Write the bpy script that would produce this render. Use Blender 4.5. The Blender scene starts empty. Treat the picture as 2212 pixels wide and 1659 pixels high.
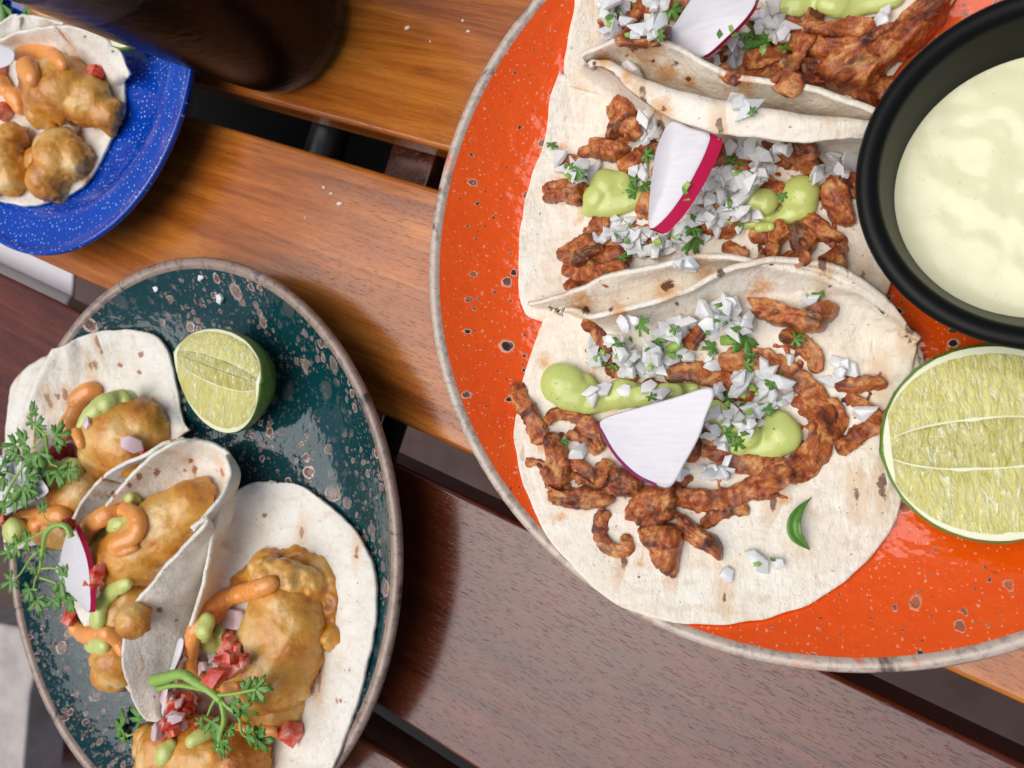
import bpy, bmesh, math, random
import numpy as np
from mathutils import Vector, Matrix, noise, Euler
from mathutils.bvhtree import BVHTree
R = math.radians
scene = bpy.context.scene
col = scene.collection
# ------------------------------------------------------------------ camera, world, sun, exposure
F, CX, CY, H = 1661., 1106., 829.5, 28.0            # focal length in picture units (2212 wide), camera height in cm
TILT, PHI = R(24), R(6)
nv_ = np.array([math.sin(TILT)*math.cos(PHI), math.sin(TILT)*math.sin(PHI), math.cos(TILT)])
ex_ = np.array([1., 0, 0]) - nv_[0]*nv_; ex_ /= np.linalg.norm(ex_); ey_ = np.cross(nv_, ex_)
def c2w(v): return Vector((float(v @ ex_), float(-(v @ ey_)), float(-(v @ nv_))))
cam_d = bpy.data.cameras.new('camera'); cam = bpy.data.objects.new('camera', cam_d); col.objects.link(cam)
cr, cu, cb = c2w(np.array([1., 0, 0])), c2w(np.array([0, -1., 0])), c2w(np.array([0, 0, -1.]))
cam.matrix_world = Matrix(((cr.x, cu.x, cb.x, 0), (cr.y, cu.y, cb.y, 0), (cr.z, cu.z, cb.z, H*.01), (0, 0, 0, 1)))
cam_d.sensor_width = 36; cam_d.lens = 36*F/2212; cam_d.clip_start = .005; cam_d.clip_end = 50
cam_d.dof.use_dof = True; cam_d.dof.focus_distance = .262; cam_d.dof.aperture_fstop = 18
scene.camera = cam
SUN_EL, SUN_AZ = R(74), R(202)                       # azimuth measured from +x, counter-clockwise
w = bpy.data.worlds.new('World'); scene.world = w; w.use_nodes = True
wn = w.node_tree; bg = wn.nodes['Background']; sky = wn.nodes.new('ShaderNodeTexSky')
sky.sky_type = 'NISHITA'; sky.sun_disc = False; sky.sun_elevation = SUN_EL; sky.sun_rotation = math.pi/2 - SUN_AZ
sky.air_density = 1.0; sky.dust_density = 4.0; sky.ozone_density = 1.0
wn.links.new(sky.outputs[0], bg.inputs[0]); bg.inputs[1].default_value = .06
sun_d = bpy.data.lights.new('sun', 'SUN'); sun = bpy.data.objects.new('sun', sun_d); col.objects.link(sun)
sun_d.energy = 1.5; sun_d.angle = R(62); sun_d.color = (1, .975, .96)
sd = Vector((math.cos(SUN_EL)*math.cos(SUN_AZ), math.cos(SUN_EL)*math.sin(SUN_AZ), math.sin(SUN_EL)))
sun.rotation_euler = sd.to_track_quat('Z', 'Y').to_euler(); sun.location = sd*2
scene.view_settings.view_transform = 'Standard'; scene.view_settings.look = 'None'
scene.view_settings.exposure = .6; scene.view_settings.gamma = 1
scene.render.resolution_x = 1024; scene.render.resolution_y = 768
scene.render.engine = 'CYCLES'

# ------------------------------------------------------------------ pixels and rays (all lengths in cm)
EYE = Vector((0, 0, H))
def ray(x, y): return c2w(np.array([x-CX, y-CY, F])).normalized()
def P(x, y, z=0.):
    d = ray(x, y); return EYE + d*((z-H)/d.z)
TREES = []
def register(verts, faces, tag=''):
    V = [Vector(v) for v in verts]
    if not V: return
    a = np.array([v[:] for v in V]); TREES.append((BVHTree.FromPolygons(V, faces), a.min(0)-.01, a.max(0)+.01, tag))
def cast(o, d, tags=None):
    best = None; bd = 1e9
    ox, oy, oz = o; 
    for t, lo, hi, tg in TREES:
        if tags and tg not in tags: continue
        t0, t1 = 0., 1e9; ok = True
        for k in range(3):
            if abs(d[k]) < 1e-9:
                if o[k] < lo[k] or o[k] > hi[k]: ok = False; break
            else:
                a = (lo[k]-o[k])/d[k]; b = (hi[k]-o[k])/d[k]
                if a > b: a, b = b, a
                if a > t0: t0 = a
                if b < t1: t1 = b
                if t0 > t1: ok = False; break
        if not ok or t0 > bd: continue
        h = t.ray_cast(o, d)
        if h[0] is not None and h[3] < bd: bd = h[3]; best = h
    return best
def hit(x, y, tags=None, zdef=1.2):
    h = cast(EYE, ray(x, y), tags)
    if h is None: return P(x, y, zdef), Vector((0, 0, 1))
    n = h[1].copy()
    if n.z < 0: n = -n
    return h[0], n
def top(x, y, tags=None, zdef=0.):
    h = cast(Vector((x, y, 20)), Vector((0, 0, -1)), tags)
    return h[0].z if h else zdef
# picture crops I measured in -> picture units
CR = {'F': (0, 0, 1), 'A': (1097.2, 0, .3968), 'B': (1069.8, 521.2, .4464), 'C': (0, 1097.2, .3968), 'D': (0, 658.3, .2976),
      'E': (0, 0, .3472), 'G': (1645.8, 658.3, .6029), 'K': (1755.5, 0, .4629)}
def T(k, pts):
    a, b, s = CR[k]; return [(a+p[0]*s, b+p[1]*s)+tuple(p[2:]) for p in pts]
def S(k): return CR[k][2]

# ------------------------------------------------------------------ materials
def lin(r, g, b, k=1.):
    f = lambda c: ((c/255+.055)/1.055)**2.4 if c > 10.3 else c/255/12.92
    return (f(r)*k, f(g)*k, f(b)*k, 1)
class NT:
    def __init__(s, name):
        s.m = bpy.data.materials.new(name); s.m.use_nodes = True; s.t = s.m.node_tree
        s.b = s.t.nodes['Principled BSDF']
    def n(s, typ, ins=None, **kw):
        nd = s.t.nodes.new('ShaderNode'+typ)
        for k, v in kw.items(): setattr(nd, k, v)
        for k, v in (ins or {}).items():
            if isinstance(v, bpy.types.NodeSocket): s.t.links.new(v, nd.inputs[k])
            else: nd.inputs[k].default_value = v
        return nd
    def co(s, sc=(1, 1, 1), rot=(0, 0, 0), loc=(0, 0, 0)):
        c = s.n('TexCoord')
        oi = s.n('ObjectInfo')
        ad = s.n('VectorMath', {0: c.outputs['Object'], 1: (100., 100., 100.)}, operation='MULTIPLY')
        r = s.n('VectorMath', {0: (37., 91., 53.)}, operation='SCALE'); s.t.links.new(oi.outputs['Random'], r.inputs['Scale'])
        a2 = s.n('VectorMath', {0: ad.outputs[0], 1: r.outputs[0]}, operation='ADD')
        mp = s.n('Mapping', {'Vector': a2.outputs[0], 'Scale': sc, 'Rotation': rot, 'Location': loc}); return mp.outputs[0]
    def noise(s, v, sc, det=4, ro=.55, dist=0., out='Fac'):
        return s.n('TexNoise', {'Vector': v, 'Scale': sc, 'Detail': det, 'Roughness': ro, 'Distortion': dist}).outputs[out]
    def ramp(s, f, st, interp='LINEAR'):
        r = s.n('ValToRGB', {'Fac': f}); e = r.color_ramp; e.interpolation = interp
        while len(e.elements) < len(st): e.elements.new(.5)
        for q, (p, c) in zip(e.elements, st):
            q.position = p; q.color = c if isinstance(c, tuple) else (c, c, c, 1)
        return r.outputs[0]
    def mix(s, f, a, b, bt='MIX'):
        m = s.n('Mix', data_type='RGBA', blend_type=bt)
        for i, v in ((0, f), (6, a), (7, b)):
            if isinstance(v, bpy.types.NodeSocket): s.t.links.new(v, m.inputs[i])
            else: m.inputs[i].default_value = v
        return m.outputs[2]
    def ma(s, op, a, b=0.):
        return s.n('Math', {0: a, 1: b}, operation=op).outputs[0]
    def bump(s, h, dist, st=1., prev=None):
        i = {'Height': h, 'Distance': dist*.01, 'Strength': st}
        if prev is not None: i['Normal'] = prev
        return s.n('Bump', i).outputs[0]
    def set(s, **kw):
        for k, v in kw.items():
            k = k.replace('_', ' ')
            if isinstance(v, bpy.types.NodeSocket): s.t.links.new(v, s.b.inputs[k])
            else: s.b.inputs[k].default_value = v
        return s.m
def simple(name, c, rough=.4, **kw):
    t = NT(name); return t.set(Base_Color=c, Roughness=rough, **kw)
M = {}
def wood(name, a, b, c):
    t = NT(name); v = t.co((.05, .9, .9)); v2 = t.co((.45, 9, 9)); v3 = t.co()
    n1 = t.noise(v, .9, 5, .6, 1.2); n2 = t.noise(v2, 1.1, 5, .65, .5); n3 = t.noise(v3, .22, 3)
    cc = t.ramp(n1, [(.3, a), (.5, b), (.68, c)])
    cc = t.mix(t.ramp(n3, [(.4, 0.), (.65, .8)]), cc, t.mix(.55, cc, a))
    fine = t.ramp(n2, [(.25, .62), (.5, 1.), (.75, 1.12)])
    cc = t.mix(1., cc, fine, 'MULTIPLY')
    v4 = t.co((1.6, 17, 17)); pore = t.noise(v4, 1.5, 2, .5, .35)
    pm = t.ramp(pore, [(.61, 0.), (.70, 1.)])
    cc = t.mix(t.ma('MULTIPLY', pm, .26), cc, lin(50, 24, 14))
    ro = t.ma('ADD', t.ma('MULTIPLY', n2, .16), .09)
    h = t.ma('SUBTRACT', t.ma('MULTIPLY', n2, .6), t.ma('MULTIPLY', pm, .6))
    big = t.noise(t.co((.3, 1, 1)), .5, 2)
    bp = t.bump(big, .06, .5); bp = t.bump(h, .008, .8, bp)
    return t.set(Base_Color=cc, Roughness=ro, Normal=bp, Specular_IOR_Level=.6)
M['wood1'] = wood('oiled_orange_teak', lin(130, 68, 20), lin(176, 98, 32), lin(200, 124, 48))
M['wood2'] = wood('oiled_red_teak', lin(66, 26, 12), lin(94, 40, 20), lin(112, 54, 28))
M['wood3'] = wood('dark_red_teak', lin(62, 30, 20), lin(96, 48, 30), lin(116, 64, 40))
def pits(t, v, sc, thr, r0, r1, jitter=1.):
    """random round pits: returns (pit mask, ring mask)"""
    vo = t.n('TexVoronoi', {'Vector': v, 'Scale': sc, 'Randomness': jitter}, feature='F1', voronoi_dimensions='2D')
    rnd = t.n('SeparateColor', {0: vo.outputs['Color']})
    on = t.ma('GREATER_THAN', rnd.outputs[0], thr)
    rad = t.ma('ADD', t.ma('MULTIPLY', t.ma('POWER', rnd.outputs[1], 2.), r1-r0), r0)
    q = t.ma('DIVIDE', vo.outputs['Distance'], rad)
    core = t.ma('MULTIPLY', t.ramp(q, [(.55, 1.), (.66, 0.)]), on)
    ring = t.ma('MULTIPLY', t.ramp(q, [(.86, 1.), (1., 0.)]), on)
    return core, ring
def glaze(name, base, base2, ring, core, pl, small=None, rough=.1, dens=None, mode='o', lo=.12):
    t = NT(name); v0 = t.co()
    wob = t.noise(v0, 2.2, 3, .6, 0, 'Color')
    v = t.n('VectorMath', {0: v0, 1: t.n('VectorMath', {0: wob, 1: (.35, .35, .35)}, operation='MULTIPLY').outputs[0]}, operation='ADD').outputs[0]
    cc = t.mix(t.noise(v0, .5, 3), base, base2); h = t.ma('MULTIPLY', t.noise(v0, 1.6, 2), .7)
    for (sc, thr, r0, r1, k) in pl:
        c1, r_ = pits(t, v, sc, thr, r0, r1)
        if dens is not None:
            dm = t.ramp(t.noise(v0, dens, 2), [(.42, lo), (.56, 1.)])
            c1 = t.ma('MULTIPLY', c1, dm); r_ = t.ma('MULTIPLY', r_, dm)
        cc = t.mix(t.ma('MULTIPLY', r_, k), cc, ring); cc = t.mix(c1, cc, core)
        h = t.ma('ADD', h, t.ma('SUBTRACT', t.ma('MULTIPLY', r_, .25), t.ma('MULTIPLY', c1, .7)))
    if mode == 'o':
        pale, _ = pits(t, v, 5.5, .4, .08, .34); cc = t.mix(t.ma('MULTIPLY', pale, .6), cc, lin(226, 170, 140))
    bp = t.bump(h, .07, 1.)
    return t.set(Base_Color=cc, Roughness=rough, Normal=bp)
M['g_orange'] = glaze('orange_speckled_glaze', lin(222, 74, 3), lin(228, 88, 8), lin(206, 160, 130), lin(56, 38, 34),
                      [(.75, .72, .1, .22, 1.), (1.7, .82, .1, .24, 1.), (3.6, .84, .08, .24, .8)], dens=.35, lo=.35)
M['g_teal'] = glaze('dark_teal_pitted_glaze', lin(6, 50, 54), lin(8, 62, 66), lin(190, 170, 160), lin(112, 78, 68),
                    [(.9, .55, .14, .42, 1.), (1.9, .5, .14, .42, 1.), (3.6, .55, .12, .42, .9), (8., .72, .14, .4, .7)], dens=.3, lo=.08, mode='t')
def enamel():
    t = NT('blue_speckled_enamel'); v = t.co(); vo = t.n('TexVoronoi', {'Vector': v, 'Scale': 3.6}, feature='F1', voronoi_dimensions='2D')
    rnd = t.n('SeparateColor', {0: vo.outputs['Color']})
    on = t.ma('GREATER_THAN', rnd.outputs[0], .35); rad = t.ma('ADD', t.ma('MULTIPLY', rnd.outputs[1], .13), .06)
    d = t.ma('MULTIPLY', t.ramp(t.ma('DIVIDE', vo.outputs['Distance'], rad), [(.6, 1.), (1., 0.)]), on)
    cc = t.mix(t.ma('MULTIPLY', d, .85), t.mix(t.noise(v, .4, 2), lin(2, 58, 160), lin(4, 70, 182)), lin(190, 215, 245))
    return t.set(Base_Color=cc, Roughness=.12, Normal=t.bump(t.noise(v, .8, 2), .04, .5))
M['enamel'] = enamel()
def rimmat(name, a, b, c, sp):
    t = NT(name); v = t.co(); n = t.noise(v, .55, 5, .65, .8); n2 = t.noise(v, 3., 4, .7)
    cc = t.ramp(n, [(.34, a), (.44, b), (.58, b), (.64, c), (.7, sp)])
    cc = t.mix(t.ramp(n2, [(.5, 0.), (.66, .55)]), cc, a)
    return t.set(Base_Color=cc, Roughness=.35, Normal=t.bump(n2, .03, .6), Coat_Weight=.3)
M['rim_o'] = rimmat('worn_cream_rim_glaze', lin(104, 82, 72), lin(188, 172, 156), lin(202, 140, 116), lin(214, 84, 52))
M['rim_t'] = rimmat('worn_bronze_rim_glaze', lin(66, 56, 50), lin(150, 128, 112), lin(170, 145, 130), lin(20, 60, 66))
def tortilla_mat(name, base, base2, spot, k):
    t = NT(name); v = t.co(); vs = t.co((1.6, .55, 1))
    cc = t.mix(t.ramp(t.noise(v, .7, 4, .6), [(.35, 0.), (.7, 1.)]), base, base2)
    s1 = t.noise(vs, 1.5, 3, .6, .4); m1 = t.ramp(s1, [(.665, 0.), (.72, 1.)])
    cc = t.mix(t.ma('MULTIPLY', m1, .5*k), cc, lin(196, 150, 96))
    vo = t.n('TexVoronoi', {'Vector': vs, 'Scale': .8}, feature='F1', voronoi_dimensions='2D'); rnd = t.n('SeparateColor', {0: vo.outputs['Color']})
    on = t.ma('GREATER_THAN', rnd.outputs[0], .80)
    q = t.ma('ADD', vo.outputs['Distance'], t.ma('SUBTRACT', t.ma('MULTIPLY', t.noise(v, 3., 4), .5), t.ma('ADD', t.ma('MULTIPLY', rnd.outputs[1], .14), .13)))
    d = t.ma('MULTIPLY', t.ramp(q, [(.13, 1.), (.19, 0.)]), on)
    hal = t.ma('MULTIPLY', t.ramp(q, [(.3, 1.), (.62, 0.)]), on); cc = t.mix(t.ma('MULTIPLY', hal, .5*k), cc, lin(214, 172, 122))
    cc = t.mix(t.ma('MULTIPLY', d, .85*k), cc, spot)
    fl = t.noise(v, 7., 2); cc = t.mix(t.ramp(fl, [(.69, 0.), (.74, .7)]), cc, lin(140, 104, 74))
    cc = t.mix(t.ramp(t.noise(t.co((1.3, 2.6, 1)), 1.1, 5, .7, .3), [(.5, 0.), (.66, .35)]), cc, lin(206, 176, 140))
    nn_ = t.noise(v, 2.6, 5, .7, .6)
    st_ = t.n('Attribute', attribute_name='stain').outputs['Fac']; sc_ = t.n('Attribute', attribute_name='scorch').outputs['Fac']
    cc = t.mix(t.ramp(t.ma('ADD', t.ma('MULTIPLY', st_, .5), nn_), [(.68, 0.), (1.0, .75)]), cc, lin(216, 150, 70))
    cc = t.mix(t.ramp(t.ma('ADD', t.ma('MULTIPLY', sc_, .6), nn_), [(.86, 0.), (1.0, .9)]), cc, spot)
    h = t.ma('ADD', t.ma('MULTIPLY', t.noise(vs, 2.2, 4, .6), .8), t.ma('MULTIPLY', t.noise(v, 6., 3, .6), .35))
    return t.set(Base_Color=cc, Roughness=.62, Normal=t.bump(h, .09, 1.), Subsurface_Weight=.12, Subsurface_Radius=(.003, .002, .0012), Subsurface_Scale=.8)
M['corn'] = tortilla_mat('corn_tortilla', lin(241, 235, 219), lin(231, 218, 196), lin(84, 44, 24), 1.)
M['flour'] = tortilla_mat('flour_tortilla', lin(236, 233, 222), lin(222, 217, 202), lin(150, 98, 62), .9)
def meat():
    t = NT('chile_marinated_chicken'); v = t.co(); uv = t.n('UVMap', uv_map='along').outputs[0]
    oi = t.n('ObjectInfo'); sh = t.n('VectorMath', {0: uv, 1: t.n('CombineXYZ', {0: t.ma('MULTIPLY', oi.outputs['Random'], 57.), 1: t.ma('MULTIPLY', oi.outputs['Random'], 31.)}).outputs[0]}, operation='ADD').outputs[0]
    fv = t.n('Mapping', {'Vector': sh, 'Scale': (.8, 6., 1.)}).outputs[0]
    fib = t.noise(fv, 1.3, 4, .6, .6); n = t.noise(v, 1.5, 6, .7, .7)
    k = t.ma('ADD', t.ma('MULTIPLY', n, .8), t.ma('MULTIPLY', fib, .2))
    cc = t.ramp(k, [(.35, lin(70, 26, 8)), (.43, lin(142, 62, 18)), (.51, lin(192, 102, 38)), (.6, lin(226, 164, 98))])
    ch = t.ramp(t.noise(v, .8, 4, .65, .6), [(.53, 0.), (.63, .85)])
    cc = t.mix(ch, cc, lin(66, 26, 16))
    cc = t.mix(t.ramp(t.noise(v, 5., 3), [(.6, 0.), (.7, .6)]), cc, lin(150, 40, 14))
    h = t.ma('ADD', t.ma('MULTIPLY', fib, .5), t.ma('MULTIPLY', t.noise(v, 5., 6, .75), 1.))
    return t.set(Base_Color=cc, Roughness=t.ma('ADD', t.ma('MULTIPLY', n, .3), .26), Normal=t.bump(h, .10, 1.), Coat_Weight=.35, Coat_Roughness=.15, Subsurface_Weight=.05, Subsurface_Radius=(.002, .0008, .0004))
M['meat'] = meat()
def batter():
    t = NT('golden_fried_batter'); v = t.co(); n = t.noise(v, .5, 3, .5, .3); n2 = t.noise(v, 3., 4, .6)
    cc = t.ramp(n, [(.3, lin(168, 94, 12)), (.42, lin(204, 134, 34)), (.54, lin(218, 160, 64)), (.68, lin(232, 196, 128))])
    cc = t.mix(t.ramp(n2, [(.55, 0.), (.78, .28)]), cc, lin(220, 180, 124))
    cc = t.mix(t.ramp(t.noise(v, 1.6, 3), [(.6, 0.), (.72, .5)]), cc, lin(150, 62, 14))
    fl = t.noise(v, 7, 2); cc = t.mix(t.ramp(fl, [(.72, 0.), (.76, .7)]), cc, lin(60, 30, 16))
    h = t.ma('ADD', t.ma('MULTIPLY', n2, .7), t.ma('MULTIPLY', t.noise(v, 9., 4, .7), .35))
    return t.set(Base_Color=cc, Roughness=.36, Normal=t.bump(h, .075, 1.), Subsurface_Weight=.15, Subsurface_Radius=(.003, .0014, .0006), Coat_Weight=.4, Coat_Roughness=.12)
M['batter'] = batter()
def sauce(name, a, b, rough=.14, sp=None):
    t = NT(name); v = t.co(); cc = t.mix(t.noise(v, 1.2, 3), a, b)
    fl = t.noise(v, 7, 2); cc = t.mix(t.ramp(fl, [(.68, 0.), (.72, .6)]), cc, sp or lin(90, 100, 50))
    return t.set(Base_Color=cc, Roughness=rough, Normal=t.bump(t.noise(v, 2.2, 3), .03, .5), Subsurface_Weight=.15, Subsurface_Radius=(.003, .003, .0015))
M['crema'] = sauce('avocado_crema', lin(188, 200, 106), lin(202, 211, 128))
M['mayo'] = sauce('chipotle_mayonnaise', lin(230, 146, 66), lin(238, 166, 92), .09, lin(150, 60, 24))
M['dip'] = sauce('pale_lime_dressing', lin(230, 228, 184), lin(234, 232, 192), .17, lin(214, 212, 140))
def onion_m():
    t = NT('raw_white_onion'); v = t.co(); n = t.noise(v, 3., 2)
    cc = t.mix(n, lin(250, 250, 242), lin(236, 239, 242))
    return t.set(Base_Color=cc, Roughness=.2, Transmission_Weight=.25, IOR=1.36, Subsurface_Weight=.3, Subsurface_Radius=(.002, .002, .002), Coat_Weight=.4, Coat_Roughness=.1, Normal=t.bump(t.noise(t.co((1, 6, 1)), 3, 2), .02, .6))
M['onion'] = onion_m()
M['pink_onion'] = simple('pink_stained_onion', lin(234, 206, 206), .2, Transmission_Weight=.2, Subsurface_Weight=.3, Subsurface_Radius=(.004, .002, .002))
def flesh():
    t = NT('radish_flesh'); v = t.co((1, 5, 1)); n = t.noise(v, 1.5, 4)
    return t.set(Base_Color=t.mix(n, lin(224, 221, 221), lin(206, 203, 207)), Roughness=.3, Normal=t.bump(n, .02, .6), Subsurface_Weight=.3, Subsurface_Radius=(.004, .003, .003))
M['flesh'] = flesh()
def skin():
    t = NT('radish_skin'); v = t.co(); n = t.noise(v, 1.6, 4, .6)
    cc = t.mix(t.noise(v, 1., 3), lin(186, 14, 62), lin(206, 30, 84)); cc = t.mix(t.ramp(n, [(.66, 0.), (.7, .8)]), cc, lin(226, 172, 150))
    return t.set(Base_Color=cc, Roughness=.28, Normal=t.bump(n, .03, .7))
M['skin'] = skin()
M['purple'] = simple('purple_radish_skin', lin(150, 40, 110), .3)
def tomato():
    t = NT('ripe_tomato'); v = t.co(); n = t.noise(v, 2., 3)
    cc = t.ramp(n, [(.32, lin(186, 34, 18)), (.45, lin(212, 66, 40)), (.58, lin(224, 128, 104)), (.7, lin(228, 170, 150))])
    return t.set(Base_Color=cc, Roughness=.15, Normal=t.bump(t.noise(v, 5, 3), .03, .6), Subsurface_Weight=.2, Subsurface_Radius=(.005, .001, .001))
M['tomato'] = tomato()
M['beet'] = simple('dark_red_beet', lin(130, 18, 36), .25)
def leafm(name, a, b):
    t = NT(name); v = t.co(); n = t.noise(v, 3., 3)
    return t.set(Base_Color=t.mix(n, a, b), Roughness=.35, Normal=t.bump(t.noise(v, 8, 3), .03, .8), Subsurface_Weight=.15, Subsurface_Radius=(.001, .002, .0005))
M['leaf'] = leafm('cilantro_leaf', lin(66, 116, 34), lin(104, 152, 58)); M['stem'] = leafm('cilantro_stem', lin(132, 172, 70), lin(160, 194, 96))
def limepulp(a=(212, 201, 92), b=(222, 214, 128)):
    t = NT('lime_pulp'); uv = t.n('UVMap', uv_map='along').outputs[0]
    fv = t.n('Mapping', {'Vector': uv, 'Scale': (5., 1.5, 1.)}).outputs[0]
    n = t.noise(fv, .9, 4, .6, .8); n2 = t.noise(fv, 1.5, 3, .6, 1.4); n3 = t.noise(t.co(), .5, 2)
    cc = t.mix(n3, lin(*a), lin(*b))
    cc = t.mix(t.ramp(n, [(.35, 0.), (.6, .75)]), cc, lin(228, 224, 150))
    cc = t.mix(t.ramp(n2, [(.56, 0.), (.64, .8)]), cc, lin(242, 242, 214))
    return t.set(Base_Color=cc, Roughness=.14, Normal=t.bump(t.ma('ADD', n, n2), .14, 1.), Subsurface_Weight=.35, Subsurface_Radius=(.006, .006, .003), Coat_Weight=.3)
M['pulp'] = limepulp()
M['pulp_core'] = limepulp((178, 166, 58), (196, 186, 84))
M['pith'] = simple('lime_pith', lin(228, 231, 196), .4, Subsurface_Weight=.2, Subsurface_Radius=(.003, .003, .002))
def rind():
    t = NT('lime_rind'); v = t.co(); n = t.noise(v, 1., 3)
    cc = t.mix(n, lin(78, 112, 22), lin(120, 152, 46))
    return t.set(Base_Color=cc, Roughness=.3, Normal=t.bump(t.noise(v, 6, 2), .05, .9))
M['rind'] = rind()
def black():
    t = NT('black_melamine'); v = t.co(); n = t.noise(v, 3, 3)
    return t.set(Base_Color=lin(14, 14, 12), Roughness=.4, Specular_IOR_Level=.16, Normal=t.bump(n, .004, .3))
M['black'] = black()
gt = NT('misted_glass'); gv = gt.co(); M['glass'] = gt.set(Base_Color=(.62, .59, .58, 1), Roughness=.24, Transmission_Weight=1., IOR=1.28, Normal=gt.bump(gt.noise(gv, 3.5, 3), .05, .8))
M['cola'] = simple('dark_cola', (.006, .003, .002, 1), .2, Specular_IOR_Level=.03)
M['steel'] = simple('dark_steel_tube', (.05, .055, .06, 1), .3, Metallic=.7)
M['foot'] = simple('unglazed_clay', lin(120, 96, 80), .8)
def flat(name, a, b, rough=.8, sc=.2):
    t = NT(name); v = t.co(); n = t.noise(v, sc, 5, .6)
    return t.set(Base_Color=t.mix(t.ramp(n, [(.35, 0.), (.65, 1.)]), a, b), Roughness=rough, Normal=t.bump(n, .1, .5))
M['under'] = simple('gap_shade_black', (.012, .011, .01, 1), .7)  # near-black colour standing in for the shade below the slats
M['floor'] = flat('brown_floor', lin(66, 48, 43), lin(80, 59, 53))
M['stone'] = flat('grey_stone', lin(160, 152, 146), lin(190, 182, 176))
M['white'] = flat('white_board_paint', lin(232, 232, 240), lin(240, 240, 244), .5)

# ------------------------------------------------------------------ object helpers
def tagit(o, label=None, cat=None, group=None, kind=None):
    if label: o['label'] = label
    if cat: o['category'] = cat
    if group: o['group'] = group
    if kind: o['kind'] = kind
    return o
def empty(name, loc, label, cat, group=None):
    o = bpy.data.objects.new(name, None); col.objects.link(o); o.location = Vector(loc)*.01
    o.empty_display_size = .01
    return tagit(o, label, cat, group)
def mesh_obj(name, verts, faces, mat, parent=None, smooth=True, loc=None, reg=None, mats=None, fm=None, rot=None, plabel=None, uvs=None):
    """verts in world cm; origin at parent's origin or at the mesh's own base"""
    vs = [Vector(v) for v in verts]
    if parent is not None: o0 = Vector(parent.location)*100
    elif loc is not None: o0 = Vector(loc)
    else:
        a = np.array([v[:] for v in vs]); c = a.mean(0); o0 = Vector((c[0], c[1], a[:, 2].min()))
    me = bpy.data.meshes.new(name)
    me.from_pydata([((v-o0)*.01)[:] for v in vs], [], faces)
    for m in (mats or [mat]): me.materials.append(m)
    if fm is not None: me.polygons.foreach_set('material_index', fm)
    me.polygons.foreach_set('use_smooth', [smooth]*len(me.polygons)); me.update()
    if uvs is not None:
        ul = me.uv_layers.new(name='along'); li = np.empty(len(me.loops), dtype=np.int32); me.loops.foreach_get('vertex_index', li)
        ul.data.foreach_set('uv', np.array(uvs, dtype=np.float32)[li].ravel())
    o = bpy.data.objects.new(name, me); col.objects.link(o)
    if parent is not None: o.parent = parent
    else: o.location = o0*.01
    if reg is not None: register(vs, faces, reg)
    if plabel: o['label'] = plabel
    return o
def nz(p, s, k=0.): return noise.noise(Vector((p[0]*s+k, p[1]*s-k*1.7, p[2]*s+k*.6)))
def catmull(pts, n, closed=False):
    P_ = np.array(pts, float)
    if closed: Q = np.vstack([P_[-1:], P_, P_[:2]])
    else: Q = np.vstack([2*P_[0]-P_[1], P_, 2*P_[-1]-P_[-2]])
    segs = len(Q)-3; out = []
    for i in range(segs):
        p0, p1, p2, p3 = Q[i:i+4]
        for t in np.linspace(0, 1, 12, endpoint=False):
            out.append(.5*((2*p1)+(-p0+p2)*t+(2*p0-5*p1+4*p2-p3)*t*t+(-p0+3*p1-3*p2+p3)*t**3))
    if not closed: out.append(P_[-1])
    else: out.append(out[0])
    out = np.array(out); d = np.r_[0, np.cumsum(np.linalg.norm(np.diff(out, axis=0), axis=1))]
    u = np.linspace(0, d[-1], n, endpoint=not closed)
    return np.c_[[np.interp(u, d, out[:, k]) for k in range(out.shape[1])]].T
def lathe(prof, cx, cy, n=128, ex=1., ang=0., wob=0., seed=0., closed=False):
    """prof: (r,z); ellipse stretch ex along direction ang"""
    vs, fs = [], []; ca, sa = math.cos(ang), math.sin(ang)
    for j, (r, z) in enumerate(prof):
        for i in range(n):
            th = 2*math.pi*i/n; rr = r*(1+wob*noise.noise(Vector((math.cos(th)*1.5, math.sin(th)*1.5, seed))))
            x, y = rr*math.cos(th)*ex, rr*math.sin(th)
            vs.append((cx+x*ca-y*sa, cy+x*sa+y*ca, z+ (wob*3*noise.noise(Vector((math.cos(th)*2, math.sin(th)*2, seed+9))) if z > 1 else 0)))
    for j in range(len(prof)-1):
        for i in range(n):
            a, b = j*n+i, j*n+(i+1) % n; fs.append((a, b, b+n, a+n))
    return vs, fs
def capdisc(vs, fs, ring0, n, up=True):
    f = tuple(range(ring0, ring0+n)); fs.append(f if up else f[::-1])
def tube(pts, rads, seg=10, flat_=1., cap=True):
    """round tube through world points, radius per point"""
    Q = [Vector(p) for p in pts]; vs, fs = [], []; up = Vector((0, 0, 1))
    for i, p in enumerate(Q):
        t = (Q[min(i+1, len(Q)-1)]-Q[max(i-1, 0)]); t = t.normalized() if t.length > 1e-9 else Vector((1, 0, 0))
        s = t.cross(up); s = s.normalized() if s.length > .05 else Vector((1, 0, 0)); u = s.cross(t)
        for k in range(seg):
            a = 2*math.pi*k/seg; vs.append(p+s*math.cos(a)*rads[i]+u*math.sin(a)*rads[i]*flat_)
    for i in range(len(Q)-1):
        for k in range(seg):
            a, b = i*seg+k, i*seg+(k+1) % seg; fs.append((a, b, b+seg, a+seg))
    if cap: fs.append(tuple(range(seg))[::-1]); fs.append(tuple(range((len(Q)-1)*seg, len(Q)*seg)))
    return vs, fs
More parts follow.
